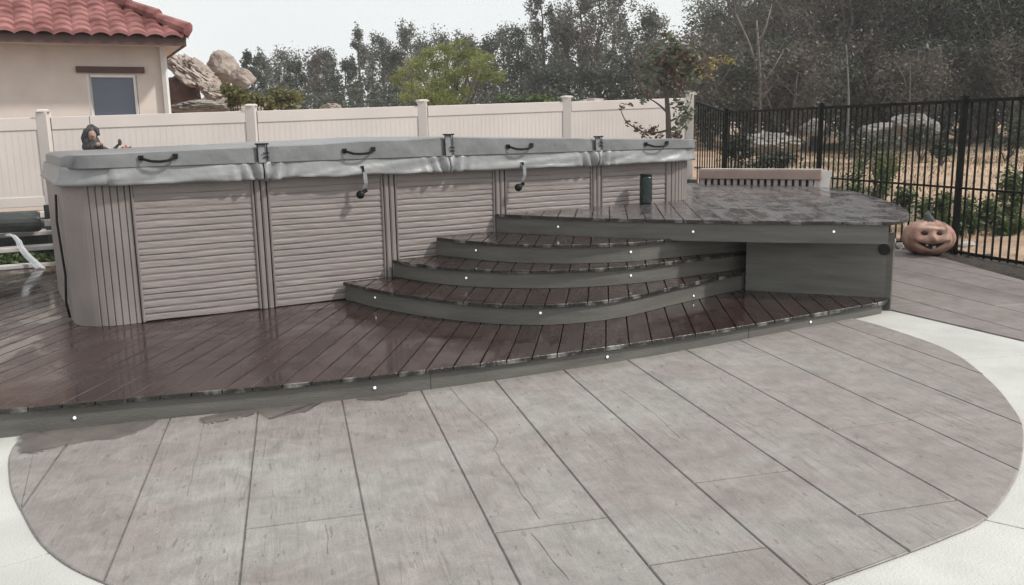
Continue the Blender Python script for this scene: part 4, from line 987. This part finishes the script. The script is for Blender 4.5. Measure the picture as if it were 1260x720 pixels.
# pile by the house
rk(243, 92, 20, 92, 34, 11, 'rock', 'large jagged pink-tan boulder slab sloping down beside the house', 'boulder pile by the house', .5, tilt=38)
rk(262, 113, 19.5, 40, 30, 12, 'rock', 'cracked boulder at the lower right end of the sloping slab', 'boulder pile by the house', .5, tilt=20)
rk(274, 84, 22, 40, 38, 13, 'rock', 'smooth rounded boulder at the top of the pile', 'boulder pile by the house', .22)
rk(298, 97, 21.5, 30, 26, 14, 'rock', 'small rounded boulder right of the top one', 'boulder pile by the house', .2)
rk(246, 131, 18.5, 84, 18, 15, 'rockg', 'low grey boulder at the base of the pile', 'boulder pile by the house', .4)
rk(222, 118, 20.5, 50, 54, 17, 'rockb', 'dark brown rock face beneath the sloping slab', 'boulder pile by the house', .25)
rk(275, 146, 23, 150, 50, 16, 'rock', 'broad boulder mass the pile rests on, mostly behind the fence', 'boulder pile by the house', .35)

# ------------------------------------------------------------------ house
HC = aty(211, 140, 13.6).to_2d(); HD = Vector((cos(radians(27)), sin(radians(27)))); HN = Vector((HD.y, -HD.x)); HA = atan2(HD.y, HD.x)
def hp(s, f, z): p = HC+HD*s+HN*f; return Vector((p.x, p.y, z))     # s along the wall (negative = left), f out of the wall
def hw(u, v, f=0):
    d = ray(u, v); den = HN.x*d.x+HN.y*d.y; t = (HN.dot(HC)+f)/den; Q = CAM+d*t; return (Q.to_2d()-HC).dot(HD), Q.z
house = thing('house', 'cream stucco house with a red barrel-tile roof at upper left', 'house', (HC.x, HC.y, 0))
s1, ze = hw(228, 55, .5); ez = ze                            # eave underside at its right end
wz = ez+.05
x1, zt_ = hw(107, 92); x2, zb_ = hw(172, 138); zb_ -= .35
def quadwall(s0, s1_, z0, z1): return [hp(s0, 0, z0), hp(s1_, 0, z0), hp(s1_, 0, z1), hp(s0, 0, z1)]
mb = MB()
for q in ((-8, x1, 0, wz), (x2, 0, 0, wz), (x1, x2, 0, zb_), (x1, x2, zt_, wz)):
    mb.add(quadwall(*q), [(0, 1, 2, 3)])
mb.add([hp(0, 0, 0), hp(0, -7, 0), hp(0, -7, wz), hp(0, 0, wz)], [(0, 1, 2, 3)]); mb.add([hp(-8, -7, 0), hp(-8, 0, 0), hp(-8, 0, wz), hp(-8, -7, wz)], [(0, 1, 2, 3)])
for s_ in (x1, x2): mb.add([hp(s_, 0, zb_), hp(s_, -.12, zb_), hp(s_, -.12, zt_), hp(s_, 0, zt_)], [(0, 1, 2, 3)])
mb.add([hp(x1, 0, zt_), hp(x2, 0, zt_), hp(x2, -.12, zt_), hp(x1, -.12, zt_)], [(0, 1, 2, 3)]); mb.build('wall', M['stucco'], house)
win = MB()
fw = .035
win.bar(hp(x1+fw/2, -.03, zb_), hp(x1+fw/2, -.03, zt_), fw, .08); win.bar(hp(x2-fw/2, -.03, zb_), hp(x2-fw/2, -.03, zt_), fw, .08); win.bar(hp(x1+fw, -.03, zt_-fw/2), hp(x2-fw, -.03, zt_-fw/2), .08, fw); win.bar(hp(x1+fw, -.03, zb_+fw/2), hp(x2-fw, -.03, zb_+fw/2), .08, fw)
wn = win.build('window', M['white'], house)
mb = MB(); mb.add([hp(x1, -.06, zb_), hp(x2, -.06, zb_), hp(x2, -.06, zt_), hp(x1, -.06, zt_)], [(0, 1, 2, 3)]); mb.build('pane', M['glass'], wn)
mb = MB(); a_, za_ = hw(93, 84.5, .05); b_, zb2 = hw(178, 87, .05); mb.bar(hp(a_, .03, (za_+zb2)/2), hp(b_, .03, (za_+zb2)/2), .06, .085); mb.build('lintel_trim', M['brown'], wn, bevel=.006)
# roof: hipped, with barrel tiles
OH = .5; sr = s1; pitch_ = .60
fas = MB(); fz = ez+.09
fas.bar(hp(-9, OH, ez+.045), hp(sr, OH, ez+.045), .03, .13); fas.bar(hp(sr, OH, ez+.045), hp(sr, -8, ez+.045), .03, .13); fas.build('eave_fascia', M['brown'], house)
mb = MB(); mb.add([hp(-9, OH, ez), hp(sr, OH, ez), hp(sr, -8, ez), hp(-9, -8, ez)], [(3, 2, 1, 0)]); mb.build('soffit', M['stucco'], house)
def tilesurf(e0, e1, dirn_s, inward, clipfn, name):
    mb = MB(); n = 0; L_ = (e1-e0).length; du = .235; rows = 42; rl = .145
    ds = (e1-e0).normalized(); 
    for r in range(rows):
        for c in range(int(L_/du)+1):
            for k in range(8):
                u0 = c*du+du*k/8; u1 = c*du+du*(k+1)/8
                if not clipfn((u0+u1)/2, (r+.5)*rl): continue
                def pt(u, v, up): 
                    ph = (u/du) % 1.0; hgt = .044*abs(sin(pi*(u/du)))**.8
                    return e0+ds*u+inward*v+Vector((0, 0, v*pitch_+hgt+up+ez*0))
                wob = .012*noise.noise(Vector((c*3.3, r*2.7, 0)))
                a = pt(u0, r*rl-.02, .045+wob); b = pt(u1, r*rl-.02, .045+wob); c_ = pt(u1, (r+1)*rl, .012); d_ = pt(u0, (r+1)*rl, .012)
                tn = .78+.4*((c*7+r*13) % 5)/5
                mb.add([a, b, c_, d_], [(0, 1, 2, 3)], 0, 1.); mb.add([a-Vector((0, 0, .05)), b-Vector((0, 0, .05)), b, a], [(0, 1, 2, 3)], 0)
    return mb
inn = Vector((-HN.x, -HN.y, 0)); HD3 = Vector((HD.x, HD.y, 0))
e0 = hp(-9, OH+.06, ez+.10); e1 = hp(sr+.05, OH+.06, ez+.10); Lr = (e1-e0).length
ts = tilesurf(e0, e1, None, inn, lambda u, v: u < Lr-v, 'x'); ro = ts.build('roof', M['tile'], house, smooth=False)
e0b = hp(sr+.05, OH+.06, ez+.10); e1b = hp(sr+.05, -8, ez+.10)
ts = tilesurf(e0b, e1b, None, -HD3, lambda u, v: u > v, 'x'); ts.build('roof', M['tile'], house)
mb = MB(); hpnt = [e1+(-HD3+inn)*k*.36+Vector((0, 0, k*.36*pitch_+.08)) for k in range(14)]
for k in range(13): mb.tube([hpnt[k]+Vector((0,0,.03)), hpnt[k+1]], [.10, .075], 8)
mb.build('hip_cap', M['tile'], ro)
mb = MB(); mb.add([e0-Vector((0,0,.01)), e1-Vector((0,0,.01)), e1+(-HD3+inn)*5.7+Vector((0,0,5.7*pitch_-.01)), e0+inn*5.7+Vector((0,0,5.7*pitch_-.01))], [(0,1,2,3)]); mb.build('underlay', M['brown'], ro)
mb = MB(); mb.bar(hp(-.05, .05, 0), hp(-.05, .05, ez), .06, .09); mb.build('downspout', M['white'], house)
# ------------------------------------------------------------------ figurine and planter things behind the tub
fb = aty(118, 187, 9.6)
pl = rock('garden_rock', (fb.x+.12, fb.y, .68), (.42, .42, .68), 21, M['rockg'], 'upright garden rock behind the tub that the small figure sits on', 'rock', rough=.15)
fig = thing('garden_figure', 'small dark weathered garden figure with a hooded head above the left tub cover', 'figurine', (fb.x, fb.y, fb.z))
K = 9.6/1082
def fg(u, v, dy=0): return aty(u, v, 9.6+dy)
mb = MB(); mb.ball(fg(114, 181), (.11, .09, .075), 16, 10, lambda d: 1+.15*noise.noise(d*3)); mb.ball(fg(113, 176), (.085, .075, .09), 14, 9); mb.tube([fg(106, 180), fg(104, 170), fg(106, 160)], [.03, .04, .03], 8)
mb.tube([fg(122, 181, -.04), fg(129, 183, -.06), fg(134, 185, -.06)], [.03, .024, .018], 7); mb.build('body', M['figure'], fig, smooth=True)
mb = MB(); mb.ball(fg(112, 164), (.068, .07, .085), 18, 12, lambda d: 1+.2*noise.noise(d*2.3)); mb.tube([fg(109, 158), fg(113, 156.5), fg(119, 160), fg(121, 167)], [.03, .035, .03, .02], 8); h_ = mb.build('hood', M['figure'], fig, smooth=True)
mb = MB(); mb.ball(fg(113.5, 167, -.045), (.038, .045, .055), 14, 9, lambda d: 1+.12*noise.noise(d*3+Vector((4,0,0)))); mb.ball(fg(115, 167, -.09), (.008, .018, .012), 8, 5); mb.build('face', M['skin'], fig, smooth=True)
mb = MB(); mb.ball(fg(121, 178, -.07), (.03, .03, .025), 10, 7); mb.ball(fg(125, 177, -.07), (.02, .02, .02), 10, 7); mb.build('hands', M['skin'], fig, smooth=True)
mb = MB(); mb.tube([fg(111, 157), fg(110, 143)], .004, 5); mb.build('rod', M['figure'], fig)
p2 = fg(146, 186); lamp = thing('curled_stake', 'tiny dark curled ornament right of the garden figure', 'ornament', (p2.x, p2.y, p2.z))
mb = MB(); mb.tube([fg(139, 187), fg(142, 182), fg(146, 178)], [.022, .016, .012], 7); mb.build('stem', M['figure'], lamp, smooth=True)
mb = MB(); mb.ball(fg(147.5, 175), (.02, .02, .036), 10, 7); mb.build('knob', M['figure'], lamp, smooth=True)
fl_ = fg(156, 183); root = thing('orange_flowers', 'small clump of pale orange flowers showing over the tub cover', 'flowers', (fl_.x, fl_.y, .6)); 
mb = MB(); leaves(mb, [(fl_, Vector((.07, .05, .025)))], 90, .022, 3); mb.build('petals', M['orange'], root); mb = MB(); mb.tube([(fl_.x, fl_.y, 1.0), fl_], .02, 5); mb.build('stem', M['bark'], root)
c = sp(-.55, 3.95, .24); root = thing('orange_flowers', 'orange flowers in the fountain bed at the tub corner', 'flowers', c); mb = MB(); q = aty(60, 333, 9.25); leaves(mb, [(q, Vector((.13, .06, .035)))], 160, .025, 4); mb.build('petals', M['orange'], root); mb = MB(); leaves(mb, [(q+Vector((0, .03, -.02)), Vector((.15, .06, .05)))], 140, .03, 5); mb.build('foliage', M['l_bush'], root)
for i, (u, v, w, lb) in enumerate([(10, 322, .17, 'low green plant at the far left of the fountain bed'), (55, 320, .14, 'low green plant behind the orange flowers in the fountain bed')]):
    q = aty(u, v, 9.35); root = thing('bed_plant', lb, 'plant', (q.x, q.y, .2)); mb = MB(); leaves(mb, [(q, Vector((w, .1, .07)))], 300, .035, 60+i); mb.build('foliage', M['l_bush'], root)

# dense scrub closing the view under the far trees
mb = MB(); cl = []; rnd = random.Random(31)
for _ in range(230):
    u = rnd.uniform(285, 900); D = rnd.uniform(46, 60); c = aty(u, rnd.uniform(112, 146), D); cl.append((c, Vector((.8, .8, .55))))
for _ in range(210):
    u = rnd.uniform(850, 1400); D = rnd.uniform(34, 44); c = aty(u, rnd.uniform(105, 150), D); cl.append((c, Vector((.7, .7, .5))))
leaves(mb, cl, 26000, .12, 31); tag(mb.build('scrub', M['l_dark']), 'dark scrub undergrowth closing the view under the trees', 'scrub', kind='stuff')
# young glossy tree behind the tub
TD = 12.6; b0 = aty(823, 172, TD); root = thing('young_tree', 'young tree with reddish and glossy green leaves behind the right end of the tub', 'tree', (b0.x, b0.y, 0))
def yt(u, v, dy=0): return aty(u, v, TD+dy)
tk = MB(); tk.tube([(b0.x, b0.y, -.05), yt(823, 170), yt(822, 140), yt(820, 115), yt(818, 90), yt(822, 68)], [.05, .042, .036, .03, .022, .010], 8)
br = [[(821,120),(835,100),(848,85),(862,75)], [(820,110),(808,95),(798,75)], [(819,95),(826,72),(830,50)], [(823,160),(810,163),(796,164),(783,158),(771,150),(764,135),(770,128)], [(822,140),(812,130),(800,122),(790,120)], [(823,150),(838,142),(848,130),(852,112)],
      [(850,84),(870,78),(888,74),(902,72)], [(845,92),(862,92),(872,96)], [(818,100),(810,85),(812,62)], [(822,165),(832,166),(840,158)]]
for b in br: 
    P = crom([yt(u, v, .02*i) for i, (u, v) in enumerate(b)], 4); tk.tube(P, [.017*(1-.8*i/len(P)) for i in range(len(P))], 5)
tk.build('trunk', M['bark'], root, smooth=True)
def cl_(L): return [(yt(u, v, random.uniform(-.25, .25)), Vector((s_*TD/1082,)*3)) for u, v, s_ in L]
mb = MB(); leaves(mb, cl_([(824,46,7),(834,56,9),(845,62,8),(813,58,7),(806,72,9),(797,84,9),(829,74,9),(846,80,9),(812,90,9),(838,96,10),(795,100,8),(853,98,8),(862,66,6),(822,106,9),(842,112,7),(804,110,6),(870,84,5)]), 560, .046, 5, asp=.5); leaves(mb, cl_([(835,128,9),(845,138,9),(838,150,9),(832,163,8),(790,122,5)]), 200, .045, 6); mb.build('crown', M['l_gloss'], root)
mb = MB(); leaves(mb, cl_([(818,44,6),(826,62,9),(838,70,9),(816,78,10),(828,90,10),(843,90,8),(835,106,9),(858,86,8),(806,62,5),(850,72,7),(814,104,8),(866,76,5)]), 380, .046, 7); leaves(mb, cl_([(794,164,7),(804,161,7),(784,157,6),(772,151,4),(800,166,6),(765,133,5),(775,128,4),(812,166,5),(796,120,6),(832,168,6)]), 180, .038, 8); mb.build('crown', M['l_red'], root)['label'] = 'dark red leaves'
mb = MB(); leaves(mb, cl_([(848,118,9),(845,128,8),(836,145,7),(835,160,6),(830,98,8)]), 60, .035, 9); mb.build('blossom', M['l_pale'], root)
mb = MB(); leaves(mb, cl_([(878,76,8),(892,73,8),(902,74,5),(872,95,5),(835,90,7),(862,88,6)]), 90, .035, 10); mb.build('crown', M['l_yellow'], root)['label'] = 'yellowing leaves'

# ------------------------------------------------------------------ air
mb = MB(); mb.box((0, 55, 12.5), (290, 180, 29)); hz = mb.build('haze', bpy.data.materials.new('haze_air')); tag(hz, 'thin pale haze in the air', 'haze', kind='stuff')
hm = hz.data.materials[0]; hm.use_nodes = True; hn = hm.node_tree; hn.nodes.clear(); ho = hn.nodes.new('ShaderNodeOutputMaterial'); hv = hn.nodes.new('ShaderNodeVolumePrincipled')
hv.inputs['Color'].default_value = (.93, .94, .96, 1); hv.inputs['Density'].default_value = .0013; hv.inputs['Anisotropy'].default_value = .2; hn.links.new(hv.outputs[0], ho.inputs['Volume'])
# ------------------------------------------------------------------ light
SUN = Vector((.789, -.144, .80)).normalized()
w = bpy.data.worlds.new('World'); SC.world = w; w.use_nodes = True; nt = w.node_tree; N = nt.nodes; L = nt.links; N.clear()
out = N.new('ShaderNodeOutputWorld'); b1 = N.new('ShaderNodeBackground'); b2 = N.new('ShaderNodeBackground'); mx = N.new('ShaderNodeMixShader'); sky = N.new('ShaderNodeTexSky')
sky.sky_type = 'NISHITA'; sky.sun_disc = False; sky.sun_elevation = math.asin(SUN.z); sky.sun_rotation = atan2(SUN.x, SUN.y); sky.dust_density = 3
b1.inputs[1].default_value = .10; L.new(sky.outputs[0], b1.inputs[0])
tc = N.new('ShaderNodeTexCoord'); nz = N.new('ShaderNodeTexNoise'); nz.inputs['Scale'].default_value = 2.2; nz.inputs['Detail'].default_value = 6; L.new(tc.outputs['Generated'], nz.inputs['Vector'])
cr = N.new('ShaderNodeValToRGB'); cr.color_ramp.elements[0].color = (.93, .96, .97, 1); cr.color_ramp.elements[1].color = (1.0, 1.02, 1.0, 1); cr.color_ramp.elements[0].position = .3; cr.color_ramp.elements[1].position = .6
L.new(nz.outputs['Fac'], cr.inputs['Fac']); L.new(cr.outputs[0], b2.inputs[0]); b2.inputs[1].default_value = .90
mx.inputs[0].default_value = .93; L.new(b1.outputs[0], mx.inputs[1]); L.new(b2.outputs[0], mx.inputs[2]); L.new(mx.outputs[0], out.inputs[0])
ld = bpy.data.lights.new('sun', 'SUN'); ld.energy = 2.9; ld.angle = radians(4); ld.color = (1, .95, .88); lo = bpy.data.objects.new('sun', ld); C.objects.link(lo); lo.rotation_euler = SUN.to_track_quat('Z', 'Y').to_euler(); lo.location = (20, -4, 20)
SC.view_settings.view_transform = 'Standard'; SC.view_settings.look = 'None'; SC.view_settings.exposure = .17; SC.view_settings.gamma = 1; SC.view_settings.use_curve_mapping = False

cd = bpy.data.cameras.new('camera'); cd.sensor_width = 36; cd.lens = F_PX/1260*36; cd.clip_end = 2000; co = bpy.data.objects.new('camera', cd); C.objects.link(co)
R = Matrix((CR, CU, -CF)).transposed().to_4x4(); co.matrix_world = Matrix.Translation(CAM) @ R; SC.camera = co
SC.render.engine = 'CYCLES'; SC.render.resolution_x = 1024; SC.render.resolution_y = 585
# fold the helper empties of the steps flat: label-free parts stay parts
